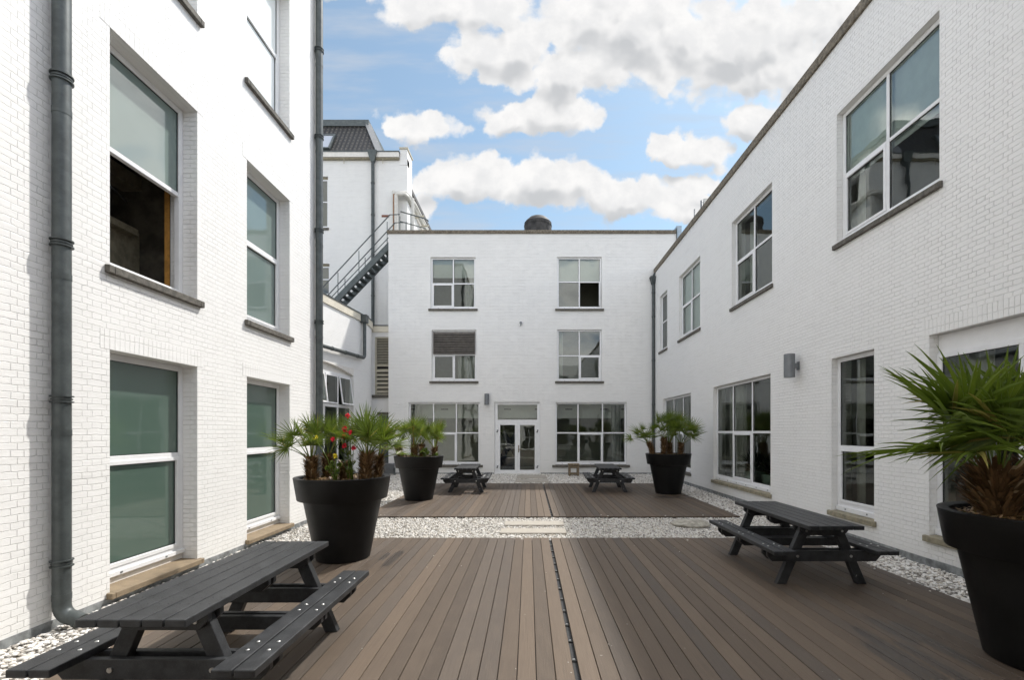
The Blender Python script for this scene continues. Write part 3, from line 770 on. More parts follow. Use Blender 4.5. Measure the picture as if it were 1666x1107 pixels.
rr = MB(); zr = WH - .04; poly = [(x - .3, y) for x, y in path] + [(-6.43, 22.05), (-6.43, 24.99), (-25, 24.99), (-25, 10.4)]
rr.add([(x, y, zr) for x, y in poly] , [tuple(range(len(poly)))]); rr.build('roof', 'roof_flat', WB, recalc=False)
# arched window: frames with outward tilted vents
fw_ = MB(); dep = .12; tzw = 2.95; cw_ = .075; botw = .45
cells = [ua + .05, ua + 1.0, ua + 2.0, ub - 2.05, ub - 1.08, ub - .06]
cells = sorted(set([ua + .05] + [ub - .06 - .98 * k for k in range(0, 6) if ub - .06 - .98 * k > ua + .3]))
fw_.mbox(mpW, ua + .003, ub - .003, dep, dep + .08, zs - .10, zs + .0); fw_.mbox(mpW, ua + .003, ub - .003, dep + .001, dep + .08, tzw - .06, tzw + .06)
fw_.mbox(mpW, ua + .003, ub - .003, dep + .001, dep + .08, .36, botw)
for u in cells: fw_.mbox(mpW, u - cw_ / 2, u + cw_ / 2, dep - .003, dep + .075, botw, zs - .1)
W_ = fw_.build('arched_window', 'pvc', WB, bevel=.004, bseg=1)
for i in range(len(cells) - 1):
    l, r = cells[i] + cw_ / 2, cells[i + 1] - cw_ / 2
    pm = MB(); pane_quad(pm, mpW, l, r, botw, tzw - .06, dep + .03); pm.build('pane', 'glass_dark', W_, recalc=False)
    out_ = .15 if i % 2 == (len(cells) % 2) else .0
    zt, zb = zs - .11, tzw + .07
    def tp(u, t, e):   # t 0 top .. 1 bottom, e proud
        return mpW(u, zt + (zb - zt) * t, dep - .01 - out_ * t - e)
    sm = MB(); q = .055; qv = q / (zt - zb)
    def bar(u0, u1, t0, t1): sm.hexa([tp(u0, t1, 0), tp(u1, t1, 0), tp(u1, t1, .035), tp(u0, t1, .035), tp(u0, t0, 0), tp(u1, t0, 0), tp(u1, t0, .035), tp(u0, t0, .035)])
    bar(l, l + q, 0, 1); bar(r - q, r, 0, 1); bar(l + q, r - q, 0, qv); bar(l + q, r - q, 1 - qv, 1)
    sm.build('vent_sash', 'pvc', W_)
    pm = MB(); pm.add([tp(l + q, 1 - qv, .01), tp(r - q, 1 - qv, .01), tp(r - q, qv, .01), tp(l + q, qv, .01)][::1], [(0, 1, 2, 3)])
    po = pm.build('pane', 'glass_dark', W_, recalc=False)
    if po.data.polygons[0].normal.x < 0: po.data.flip_normals()
room(mpW, ua, ub, .35, zp, .35, WB, 3.0)
sill(W_, mpW, ua, ub, .35, .09, .1, 'bluestone')
# rainwater pipe running along the wing
def onW(u, z, o): p = W0 + wt * u - wn * o; return (p.x, p.y, z)
ux = Lw_ - .12
pt = [onW(ux, 6.62, .14), onW(ux, 5.22, .14)]
for i in range(1, 6): a_ = math.pi / 2 * i / 5; pt.append(onW(ux - .16 * (1 - math.cos(a_)), 5.22 - .16 * math.sin(a_), .14))
pt += [onW(ux - 1.5, 5.03, .14), onW(1.0, 4.86, .14), onW(.9, 4.7, .14), onW(.9, .05, .14)]
pm = MB(); pm.tube(pt, .07, 18); rp = pm.build('downspout', 'zinc', WB, smooth=True, angle=50)
hh = MB(); c0 = Vector(onW(ux, 0, .13)); hh.box(c0.x - .11, c0.x + .13, c0.y - .15, c0.y + .15, 6.55, 6.83); hh.box(c0.x - .13, c0.x + .15, c0.y - .17, c0.y + .17, 6.83, 6.87); hh.build('rain_hopper', 'zinc', rp, bevel=.01)
jj = MB()
for uu in (ux - .6, ux - 1.6, ux - 2.6, ux - 3.6): jj.tube([onW(uu, 5.06 - (ux - uu) * .022, .14), onW(uu - .05, 5.06 - (ux - uu) * .022, .14)], .082, 18)
jj.build('collar', 'zinc', rp, smooth=True, angle=40)
flashing(WB, mpW, 0, Lw_, .09)
adopt(WB)

# ------------------------------------------------------------------ TOWER BUILDING BEHIND
TB = tag(empty('building', (-14, 30, 0)), 'high white brick building behind the wing with a black tiled mansard roof', 'building')
ts = 25.0 / F
def tx(px): return (px - 860) * ts
def tz_(py): return ZC - (py - 703) * ts
TX1 = -6.49
Tw = [(tx(497), tx(533.5), tz_(371), tz_(287)), (tx(497), tx(536), tz_(481), tz_(429)), (-16, -14.8, 12.8, 15.6)]
wall('wall', mpT, -24, TX1, -.3, tz_(258), .4, Tw, TB)
for (a, b, z0, z1) in Tw[:2]:
    w = window(TB, mpT, a, b, z0 + .03, z1 - .12, .1, (), z0 + (z1 - z0) * .52, glass='glass_dark'); sill(w, mpT, a, b, z0, .12, .1, 'bluestone')
    hd = MB(); hd.mbox(mpT, a + .003, b - .003, .09, .2, z1 - .122, z1 - .003); hd.build('head_panel', 'sill_olive', w)
    room(mpT, a, b, z0, z1, .4, TB, 2.5)
gt = MB(); zt0, zt1 = tz_(258), tz_(250)
gt.mbox(mpT, -24, tx(650), -.16, .4, zt0 + .001, zt1); go = gt.build('gutter', 'plinth_white', TB)
g2 = MB(); g2.mbox(mpT, -24, tx(651), -.18, .42, zt1 + .001, zt1 + .06); g2.build('gutter_lip', 'steel_dark', go)
g3 = MB(); g3.mbox(mpT, -24, tx(650), -.12, -.0015, zt0 - .10, zt0); g3.build('gutter_board', 'sill_olive', go)
# corner pier, side wall and its lower run
pr = MB(); pr.box(tx(651) + .003, TX1, 25.001 - .02, 26.0, zt0 - .35, tz_(243)); pr.build('corner_pier', 'brick_white', TB)
pc = MB(); pc.box(tx(651) - .03, TX1 + .05, 24.93, 26.05, tz_(243) + .002, tz_(240.5)); pc.build('pier_cap', 'cream_louver', TB)
sd = MB(); sd.box(TX1 - .4, TX1 - .001, 25.401, 26.0, -.3, zt0 - .36); sd.box(TX1 - .4, TX1 - .001, 26.001, 33, -.3, 14.62); sd.build('side_wall', 'brick_white', TB)
se = MB(); se.box(TX1 - .45, TX1 + .08, 26.002, 33, 14.621, 14.78); se.build('side_coping', 'brown_louver', TB)
rr = MB(); rr.box(-24, TX1 - .5, 25.45, 40, zt0 - .3, zt0 - .05); rr.box(-24, -23.6, 25.41, 40, -.3, zt0 - .31); rr.build('flat_roof', 'roof_flat', TB)
# mansard
ez, rz_, ey, ry = zt1 + .05, 19.55, 25.12, 26.8
bx, topx = tx(616), -9.25
ms = MB(); sl_ = math.hypot(rz_ - ez, ry - ey)
V = [(-24, ey, ez), (bx, ey, ez), (topx, ry, rz_), (-24, ry, rz_), (bx, ey, ez), (bx, 40, ez), (topx, 40, rz_), (topx, ry, rz_), (-24, ry, rz_ + .001), (topx, ry, rz_ + .001), (topx, 40, rz_ + .001), (-24, 40, rz_ + .001)]
ms.add(V, [(0, 1, 2, 3), (4, 5, 6, 7), (8, 9, 10, 11)])
uvm = [(-24, 0), (bx, 0), (topx, sl_), (-24, sl_), (0, 0), (15, 0), (15, sl_), (1.7, sl_), (0, 0), (0, 0), (0, 0), (0, 0)]
mso = ms.build('mansard_roof', 'roof_tiles', TB, recalc=False, uv=uvm)
rc = MB(); rc.box(-24, topx + .12, ry - .14, ry + .1, rz_ - .12, rz_ + .24); rc.box(topx - .1, topx + .14, ry + .101, 40, rz_ - .1, rz_ + .2); rc.build('ridge_cap', 'steel_dark', mso)
hc = MB(); hc.obox((bx + .02, ey - .02, ez + .03), (topx + .03, ry - .02, rz_ + .05), .34, .09, (.3, -.8, .6)); hc.build('hip_cap', 'lamp_grey', mso)
sk = MB()
def rp_(u, t, e=0): return (u, ey + (ry - ey) * t - e * .86, ez + (rz_ - ez) * t + e * .5)
def skb(u0, u1, t0, t1, e0, e1): sk.hexa([rp_(u0, t0, e0), rp_(u1, t0, e0), rp_(u1, t0, e1), rp_(u0, t0, e1), rp_(u0, t1, e0), rp_(u1, t1, e0), rp_(u1, t1, e1), rp_(u0, t1, e1)])
u0_, u1_ = -12.2, -10.75
skb(u0_, u0_ + .1, .12, .60, 0, .14); skb(u1_ - .1, u1_, .12, .60, 0, .14); skb(u0_ + .1, u1_ - .1, .12, .15, 0, .14); skb(u0_ + .1, u1_ - .1, .57, .60, 0, .14)
sko = sk.build('skylight', 'steel_dark', mso)
sp = MB(); sp.add([rp_(u0_ + .1, .15, .1), rp_(u1_ - .1, .15, .1), rp_(u1_ - .1, .57, .1), rp_(u0_ + .1, .57, .1)], [(0, 1, 2, 3)]); 
dp2 = downpipe(TB, tx(608), 24.86, .085, WH, zt0 - .1, (0, 1), (9.2, 11.4, 13.5, 15.2))
hq = MB(); x_ = tx(608); hq.hexa([(x_ - .09, 24.76, zt0 - .28), (x_ + .09, 24.76, zt0 - .28), (x_ + .09, 24.95, zt0 - .28), (x_ - .09, 24.95, zt0 - .28), (x_ - .26, 24.66, zt1 + .02), (x_ + .26, 24.66, zt1 + .02), (x_ + .26, 24.825, zt1 + .02), (x_ - .26, 24.825, zt1 + .02)]); hq.build('rain_hopper', 'steel_dark', dp2)
rb_ = MB(); rb_.mbox(mpT, tx(621), tx(633), -.02, -.001, tz_(353.5), tz_(350)); rb_.build('bare_bricks', 'brick_red', TB)
for px in (561, 624): hk = MB(); hk.tube([(tx(px), 24.9, tz_(259)), (tx(px), 24.88, tz_(268))], .02, 8); hk.build('hook', 'cream_louver', TB)
adopt(TB)
sp_m, nt_, out_m = new_mat('skylight_glass'); b_ = NB(nt_); b_.bsdf(out_m, (.55, .57, .60), .08, 0, None, 1.0)  # pale opaque base colour stands in for the sky mirrored in the pane
spo = sp.build('skylight_pane', 'skylight_glass', TB, recalc=False); adopt(TB)

# pipes in front of the tower corner
pe = tag(empty('pipework', (-6.6, 24.8, FH)), 'cream and rusty pipes bending round the corner above the flat roof', 'pipe')
def bend(pts, r, name, mat, parent):
    mb = MB(); mb.tube(pts, r, 14); return mb.build(name, mat, parent, smooth=True, angle=60)
zt_ = tz_(317.5)
bend([(tx(641.5), 24.85, FH), (tx(641.5), 24.85, tz_(313))], .07, 'white_pipe', 'pipe_cream', pe)
bend([(tx(643), 24.80, FH), (tx(643), 24.80, zt_ - .1), (tx(644.5), 24.80, zt_), (tx(663), 24.80, zt_), (tx(665), 24.9, zt_ - .03), (tx(667) + .05, 26, zt_ - .1), (TX1 + .25, 32, zt_ - .25)], .11, 'pipe', 'pipe_cream', pe)
bend([(tx(644.5), 24.62, FH), (tx(644.5), 24.62, tz_(322))], .055, 'rusty_pipe', 'rust', pe)
bend([(tx(648), 24.6, FH), (tx(648), 24.6, tz_(324)), (tx(650), 24.6, tz_(322.5)), (tx(662), 24.6, tz_(322.5)), (tx(665), 24.8, tz_(323.5)), (TX1 + .32, 32, tz_(324) - .2)], .10, 'pipe', 'pipe_cream', pe)
for q in range(5): bend([(TX1 + .05, 26.5 + q * 1.2, 14.1), (TX1 + .55, 26.5 + q * 1.2, 14.2)], .05, 'pipe_bracket', 'cream_louver', pe)
adopt(pe)
vb = MB(); vb.tube([(-6.0, 24.2, FH - .1), (-6.0, 24.2, 14.05)], .075, 14); tag(vb.build('vent_pipe', 'pipe_cream', smooth=True, angle=50), 'white upright vent pipe behind the roof railing', 'pipe')
# flue on the roof
fl = MB(); fl.lathe([(.70, 0), (.70, 1.72), (.66, 1.76), (.64, 1.80), (.45, 1.98), (.25, 2.05), (.05, 2.07)], 40); fo = fl.build('flue', 'flue', smooth=True, angle=30)
fo.location = (.48, 24.0, FH - .1); tag(fo, 'squat black metal flue with domed cap on the flat roof', 'chimney')
fr_ = MB(); fr_.lathe([(.715, 0), (.715, .05)], 40); f_ = fr_.build('band', 'flue', fo, smooth=True, angle=30); f_.location = (0, 0, 1.55)
# little vents beyond the right roof
e = tag(empty('chimney', (8.6, 22, 9.0)), 'small pale chimney with two pipes beyond the right roof edge', 'chimney')
cv = MB(); cv.box(8.25, 8.75, 22, 22.4, 9.0, 12.88); cv.box(8.28, 8.72, 22.05, 22.35, 12.881, 12.98); cv.build('stack', 'pipe_cream', e); cv = MB(); cv.tube([(8.15, 22, 9), (8.15, 22, 12.85)], .06, 10); cv.build('pipe', 'lamp_grey', e, smooth=True); adopt(e)
cv = MB(); cv.tube([(7.82, 22, 9), (7.82, 22, 12.45)], .035, 10); tag(cv.build('roof_pole', 'lamp_grey', smooth=True), 'thin grey pole standing left of the small pale chimney', 'pole')

# ------------------------------------------------------------------ STAIRCASE
SC = tag(empty('staircase', (-6.6, 22.6, WH)), 'dark steel open-tread outdoor staircase climbing from the wing roof to the flat roof', 'staircase')
sx0, sz0, sx1, sz1 = -10.5, 7.0, -6.35, 7.0 + 4.15 * 1.037
for yy in (22.3, 23.15):
    q = MB(); q.obox((sx0, yy, sz0 - .12), (sx1, yy, sz1 - .12), .05, .25); q.build('stringer', 'steel_dark', SC)
nt_ = 20
for i in range(nt_):
    t = (i + .5) / nt_; x = sx0 + (sx1 - sx0) * t; z = sz0 + (sz1 - sz0) * t - .12
    q = MB(); q.box(x - .13, x + .13, 22.33, 23.12, z - .02, z + .02); q.build('tread', 'steel_dark', SC)
rl = MB()
for yy in (22.3, 23.15):
    rl.tube([(sx0, yy, sz0 + 1.12), (-6.62, yy, 12.32), (-6.15, yy, 12.34)], .026, 10)
    rl.tube([(sx0, yy, sz0 + .24), (-6.62, yy, 11.30)], .02, 10)
    for x in (-6.75, -8.1, -9.1, -10.3):
        z = sz0 + (x - sx0) * 1.037; rl.tube([(x, yy, z), (x, yy, z + 1.1)], .02, 8)
rl.build('handrail', 'steel_dark', SC, smooth=True, angle=60)
rl = MB()
rl.tube([(-6.2, 22.6, 12.62), (-5.1, 23.1, 12.5), (-4.95, 23.1, 12.38)], .03, 10); rl.tube([(-6.2, 22.5, 12.1), (-5.1, 23.1, 12.02), (-5.02, 23.1, 11.9)], .026, 10)
for x, y in ((-6.2, 22.5), (-5.75, 22.8)): rl.tube([(x, y, FH), (x, y, 12.6 if x > -6 else 12.34)], .022, 8)
rl.tube([(-6.15, 22.3, 11.2), (-6.05, 22.3, 11.5), (-5.75, 22.3, 11.5), (-5.65, 22.3, 11.2)], .022, 8)
rl.tube([(-5.9, 22.5, 11.2), (-5.9, 22.5, 12.07)], .02, 8)
rl.build('roof_railing', 'steel_dark', SC, smooth=True, angle=60)
adopt(SC)

# ------------------------------------------------------------------ building behind the camera (seen in reflections)
BB = tag(empty('building', (0, -8, 0)), 'white brick building closing the courtyard, seen only mirrored in the glass doors', 'building')
bw = [(-3.6, -1.4, .5, 3.3), (1.8, 4.2, .5, 3.3), (-3.6, -1.4, 5.4, 7.9), (1.8, 4.2, 5.4, 7.9), (-.6, .8, .03, 2.6)]
wall('wall', mpB, XL - T_W, XR + T_W, -.3, 9.0, .38, bw, BB)
for (a, b, z0, z1) in bw: casement(BB, mpB, a, b, z0, z1, .11, 2, (), tf=.5)
adopt(BB)

# ------------------------------------------------------------------ GROUND, DECKS, GRAVEL
g = MB(); g.add([(-300, -300, 0), (300, -300, 0), (300, 300, 0), (-300, 300, 0)], [(0, 1, 2, 3)]); tag(g.build('ground', 'gravel_bed', recalc=False), kind='structure')
def deck(x0, x1, y0, y1, seams, phase=0.0):
    mb = MB(); pitch = .153; w = .1475
    def run(a, b, toright):
        n = int(round((b - a) / pitch)); p = (b - a) / n
        for i in range(n):
            xx = a + i * p; ztop = .05 + random.uniform(-.0012, .0012)
            mb.box(xx + .0030, xx + p - .0032, y0 + random.uniform(0, .004), y1 - random.uniform(0, .004), .022, ztop)
    run(x0, seams - .02, False); run(seams + .02, x1, True)
    d = mb.build('deck', 'deck', bevel=.003, bseg=1); tag(d, kind='structure')
    j = MB(); y = y0 + .02
    j.box(x0 + .02, x1 - .02, y0 + .008, y1 - .008, .004, .012)
    jo = j.build('deck_base', 'gasket', d)
    cl = MB()
    while y < y1 - .1:
        cl.cur = 0; cl.box(seams - .024, seams + .024, y, y + .035, .012, .022); y += .36
        cl.cur = 1
        if y < y1 - .1: cl.box(seams - .012, seams + .008, y - .35, y - .34, .022, .030); cl.box(seams - .010, seams + .010, y - .335, y - .327, .022, .028)
    cl.build('deck_clip', ['gasket', 'chrome'], d)
    return d
deck(-3.72, 4.88, -6.9, 8.37, .382)
deck(-3.74, 4.75, 10.48, 17.2, .53)

def pebbles():
    rng = np.random.default_rng(3)
    t = (1 + 5 ** .5) / 2
    V = np.array([(-1, t, 0), (1, t, 0), (-1, -t, 0), (1, -t, 0), (0, -1, t), (0, 1, t), (0, -1, -t), (0, 1, -t), (t, 0, -1), (t, 0, 1), (-t, 0, -1), (-t, 0, 1)], float); V /= np.linalg.norm(V[0])
    Fc = np.array([(0, 11, 5), (0, 5, 1), (0, 1, 7), (0, 7, 10), (0, 10, 11), (1, 5, 9), (5, 11, 4), (11, 10, 2), (10, 7, 6), (7, 1, 8), (3, 9, 4), (3, 4, 2), (3, 2, 6), (3, 6, 8), (3, 8, 9), (4, 9, 5), (2, 4, 11), (6, 2, 10), (8, 6, 7), (9, 8, 1)])
    # one subdivision for the near stones
    def subdiv(V, Fc):
        V = list(map(tuple, V)); cache = {}; out = []
        def mid(a, b):
            k = (min(a, b), max(a, b))
            if k not in cache:
                m = (np.array(V[a]) + np.array(V[b])); m /= np.linalg.norm(m); V.append(tuple(m)); cache[k] = len(V) - 1
            return cache[k]
        for a, b, c in Fc:
            ab, bc, ca = mid(a, b), mid(b, c), mid(c, a); out += [(a, ab, ca), (b, bc, ab), (c, ca, bc), (ab, bc, ca)]
        return np.array(V), np.array(out)
    V2, F2 = subdiv(V, Fc)
    rects = [  # x0,x1,y0,y1, per m2, size
        (XL + .01, -3.73, 2.2, 8.3, 900, .022, 2), (4.89, XR - .01, 3.0, 8.3, 900, .022, 2),
        (XL + .01, XR - .01, 8.30, 10.5, 950, .020, 1), 
        (XL + .01, -3.75, 10.5, 17.2, 520, .026, 1), (4.76, XR - .01, 10.5, 17.2, 520, .026, 1),
        (-6.4, XR - .01, 17.2, YF - .01, 420, .028, 1), (-7.0, XL, 10.5, 17.2, 300, .03, 1),
        (-3.7, -3.45, 3, 8.3, 9, .016, 2, .05), (4.6, 4.87, 3, 8.3, 9, .016, 2, .05), (-3.7, 4.8, 8.15, 8.35, 7, .016, 1, .05), (-3.7, 4.7, 10.5, 10.75, 6, .016, 1, .05), (-3, 4.4, 3.2, 8.2, .5, .008, 1, .05)]
    allv, allf, off = [], [], 0
    for (x0, x1, y0, y1, dens, sz, lod, *zo) in rects:
        n = int((x1 - x0) * (y1 - y0) * dens); vv, ff = (V2, F2) if lod == 2 else (V, Fc)
        p = np.c_[rng.uniform(x0, x1, n), rng.uniform(y0, y1, n), rng.uniform(.002, .022, n) * (0.3 if zo else 1) + (zo[0] if zo else 0)]
        s_ = sz * rng.uniform(.5, 1.25, n); sc = np.c_[s_ * rng.uniform(.85, 1.3, n), s_ * rng.uniform(.6, .95, n), s_ * rng.uniform(.4, .65, n)]
        a = rng.uniform(0, 6.283, n); tl = rng.normal(0, .25, n)
        jit = 1 + rng.normal(0, .09, (n, len(vv), 1))
        q = vv[None] * sc[:, None] * jit
        # tilt about x, then yaw
        y_ = q[..., 1] * np.cos(tl)[:, None] - q[..., 2] * np.sin(tl)[:, None]; z_ = q[..., 1] * np.sin(tl)[:, None] + q[..., 2] * np.cos(tl)[:, None]
        x2 = q[..., 0] * np.cos(a)[:, None] - y_ * np.sin(a)[:, None]; y2 = q[..., 0] * np.sin(a)[:, None] + y_ * np.cos(a)[:, None]
        q = np.stack([x2, y2, z_], -1) + p[:, None]
        allv.append(q.reshape(-1, 3)); allf.append((ff[None] + (off + np.arange(n) * len(vv))[:, None, None]).reshape(-1, 3)); off += n * len(vv)
    Vv = np.concatenate(allv); Ff = np.concatenate(allf)
    me = bpy.data.meshes.new('gravel'); me.vertices.add(len(Vv)); me.vertices.foreach_set('co', Vv.astype(np.float32).ravel())
    me.loops.add(len(Ff) * 3); me.loops.foreach_set('vertex_index', Ff.astype(np.int32).ravel())
    me.polygons.add(len(Ff)); me.polygons.foreach_set('loop_start', np.arange(0, len(Ff) * 3, 3, dtype=np.int32)); me.polygons.foreach_set('loop_total', np.full(len(Ff), 3, np.int32))
    me.update(calc_edges=True); me.materials.append(MATS['pebbles']); me.shade_smooth()
    o = bpy.data.objects.new('gravel', me); COL.objects.link(o)
    tag(o, 'white and beige pebbles filling the strips around the decking', 'gravel', kind='stuff')
pebbles()

def slab(x0, x1, y0, y1, lab, z=.045):
    m = MB(); cx_, cy_ = (x0 + x1) / 2, (y0 + y1) / 2; m.box(x0 - cx_, x1 - cx_, y0 - cy_, y1 - cy_, -.04, 0)
    o = m.build('stepping_slab', 'slab', bevel=.008); o.location = (cx_, cy_, z); tag(o, lab, 'paving slab', 'stepping slabs laid in the gravel')
slab(-.54, .72, 8.80, 9.22, 'pale sandstone slab in the gravel strip, right behind the near decking')
slab(-.50, .73, 9.55, 9.98, 'pale sandstone slab in the gravel strip, just before the far decking')
slab(-.52, .78, 17.75, 18.75, 'pale slab in the gravel nearest the far edge of the back decking')
slab(-.50, .76, 19.2, 20.6, 'pale slab in the gravel directly before the double doors')
bm = bmesh.new(); bmesh.ops.create_icosphere(bm, subdivisions=4, radius=1)
from mathutils import noise as mn
for v in bm.verts:
    n_ = mn.noise(v.co * 1.7) * .12 + mn.noise(v.co * 5) * .03; v.co *= 1 + n_; v.co.x *= .40; v.co.y *= .33; v.co.z *= .085
me = bpy.data.meshes.new('boulder'); bm.to_mesh(me); bm.free(); me.materials.append(MATS['boulder']); me.shade_smooth()
bo = bpy.data.objects.new('boulder', me); COL.objects.link(bo); bo.location = (3.35, 9.65, .05); tag(bo, 'flat round grey boulder lying in the gravel strip between the decks', 'boulder')

# ------------------------------------------------------------------ PICNIC TABLES
def make_table():
    r = empty('picnic_table')
    L = 1.0; TT, ST = .78, .48; st = .1335; pw = .1245; x = -(5 * st - .009) / 2
    m = MB()
    for i in range(5): m.box(x + i * st, x + i * st + pw, -L, L, TT - .05, TT)
    m.build('tabletop', 'recycled', r, bevel=.007)
    tb = MB()
    for i in range(5):
        for yy in (-.74, -.62, -.06, .06, .62, .74):
            for dx in (.035, .093): tb.lathe([(.006, 0), (.005, .0015)], 8, (x + i * st + dx, yy, TT + .0001))
    tb.build('screw', 'gasket', r)
    for sgn in (-1, 1):
        b_ = MB()
        for k in (0, 1):
            x0 = sgn * (.478 + k * .137); x1 = sgn * (.478 + k * .137 + .127); b_.box(min(x0, x1), max(x0, x1), -L, L, ST - .05, ST)
        bo_ = b_.build('bench', 'recycled', r, bevel=.007)
        for yy in (-.74, -.62, .62, .74, -.06, .06):
            for xx in (.545, .682):
                bt = MB(); bt.lathe([(.013, 0), (.012, .003), (.006, .006)], 12, (sgn * xx, yy, ST)); bt.build('bolt', 'chrome', bo_, smooth=True)
    for ey_ in (-.68, .68):
        for sgn in (-1, 1):
            lg = MB(); f_, t_ = sgn * .50, sgn * .19
            lg.hexa([(f_ - .06, ey_ - .036, 0), (f_ + .06, ey_ - .036, 0), (f_ + .06, ey_ + .036, 0), (f_ - .06, ey_ + .036, 0),
                     (t_ - .06, ey_ - .036, TT - .052), (t_ + .06, ey_ - .036, TT - .052), (t_ + .06, ey_ + .036, TT - .052), (t_ - .06, ey_ + .036, TT - .052)])
            lg.build('leg', 'recycled', r, bevel=.006)
    def rail(y0, y1, half, z0, z1, name, ch=.06):
        q = MB(); v = []
        for yy in (y0, y1): v += [(-half, yy, z1), (half, yy, z1), (half, yy, (z0 + z1) / 2), (half - ch, yy, z0), (-half + ch, yy, z0), (-half, yy, (z0 + z1) / 2)]
        q.add(v, [(0, 1, 2, 3, 4, 5), (6, 7, 8, 9, 10, 11)] + [(k, (k + 1) % 6, 6 + (k + 1) % 6, 6 + k) for k in range(6)])
        return q.build(name, 'recycled', r, bevel=.005)
    for ey_ in (-.68, .68):
        for k in (-1, 1):
            a = ey_ + k * .038; b_ = ey_ + k * .082; y0, y1 = min(a, b_), max(a, b_)
            c_ = rail(y0, y1, .70, ST - .185, ST - .052, 'crossbar'); p_ = rail(y0, y1, .30, TT - .165, TT - .052, 'top_support')
            if (k < 0) == (ey_ < 0):
                yo = y0 if k < 0 else y1
                for xx in (-.33, .33): bt = MB(); bt.tube([(xx, yo, .36), (xx, yo + k * .008, .36)], .017, 14); bt.build('bolt', 'chrome', c_, smooth=True, angle=40)
                for xx in (-.22, .22): bt = MB(); bt.tube([(xx, yo, .67), (xx, yo + k * .007, .67)], .013, 14); bt.build('bolt', 'chrome', p_, smooth=True, angle=40)
    rail(-.06, -.015, .30, TT - .16, TT - .052, 'top_support'); rail(.015, .06, .30, TT - .16, TT - .052, 'top_support')
    rail(-.06, -.015, .72, ST - .16, ST - .052, 'seat_support'); rail(.015, .06, .72, ST - .16, ST - .052, 'seat_support')
    return r
tproto = make_table()
tabs = [((-2.37, 3.775, .051), 0, 'black picnic table with attached benches in the left foreground beside the wall'),
        ((3.65, 6.53, .051), 0, 'black picnic table on the right of the near decking, beside the right wall'),
        ((-1.98, 15.3, .051), R(1.5), 'black picnic table on the far decking, left of the double doors'),
        ((2.58, 15.35, .051), R(-3), 'black picnic table on the far decking, right of the double doors')]
for i, (loc, rz, lab) in enumerate(tabs):
    o = tproto if i == 0 else copy_tree(tproto); o.location = loc; o.rotation_euler = (0, 0, rz); tag(o, lab, 'picnic table', 'black picnic tables on the decking')

# ------------------------------------------------------------------ POTS
def make_pot():
    r = empty('plant_pot')
    m = MB(); m.lathe([(.375, 0), (.385, .012), (.555, .89), (.565, .895), (.632, .90), (.638, .91), (.684, 1.21), (.687, 1.222), (.682, 1.228), (.62, 1.228), (.60, 1.218), (.585, 1.16), (.57, 1.13)], 96)
    m.build('pot', 'pot_black', r, smooth=True, angle=28)
    sm = MB(); n = 40; vs = [(0, 0, 1.17)]; fs = []
    for q in range(1, 7):
        for k in range(n):
            a = 2 * math.pi * k / n; rr_ = .583 * q / 6; vs.append((rr_ * math.cos(a), rr_ * math.sin(a), 1.165 + (random.uniform(-.012, .02) if q < 6 else -.01)))
    for k in range(n): fs.append((0, 1 + k, 1 + (k + 1) % n))
    for q in range(5):
        for k in range(n): fs.append((1 + q * n + k, 1 + q * n + (k + 1) % n, 1 + (q + 1) * n + (k + 1) % n, 1 + (q + 1) * n + k))
    sm.add(vs, fs); sm.build('soil', 'soil', r, smooth=True, recalc=False)
    # bark and dead leaf litter on the soil
    lt = MB()
    for _ in range(520):
        a = random.uniform(0, 6.28); rr_ = .56 * math.sqrt(random.random()); c_ = Vector((rr_ * math.cos(a), rr_ * math.sin(a), 1.185 + random.uniform(0, .02)))
        d = Vector((random.uniform(-1, 1), random.uniform(-1, 1), random.uniform(-.25, .5))).normalized() * random.uniform(.012, .05); s_ = d.cross(Vector((0, 0, 1))).normalized() * random.uniform(.006, .013)
        lt.add([c_ - d - s_, c_ + d - s_, c_ + d + s_, c_ - d + s_], [(0, 1, 2, 3)])
    lt.build('bark_litter', 'leaf_base', r, recalc=False)
    return r
pproto = make_pot()
PA, PB_, PC, PD = (-2.80, 7.06), (-3.08, 13.12), (4.32, 14.45), (4.26, 3.84)
pl = [(PA, 'giant black tapered planter by the left wall holding palms with red and yellow flowers'),
      (PB_, 'giant black planter on the far decking, second from the left wall, holding light green palms'),
      (PC, 'giant black planter on the far right of the far decking'),
      (PD, 'giant black planter cut off by the right edge of the picture')]
for i, ((x, y), lab) in enumerate(pl):
    o = pproto if i == 0 else copy_tree(pproto); o.location = (x, y, .051); o.rotation_euler = (0, 0, i * 1.3); tag(o, lab, 'planter', 'giant black planters with palms')

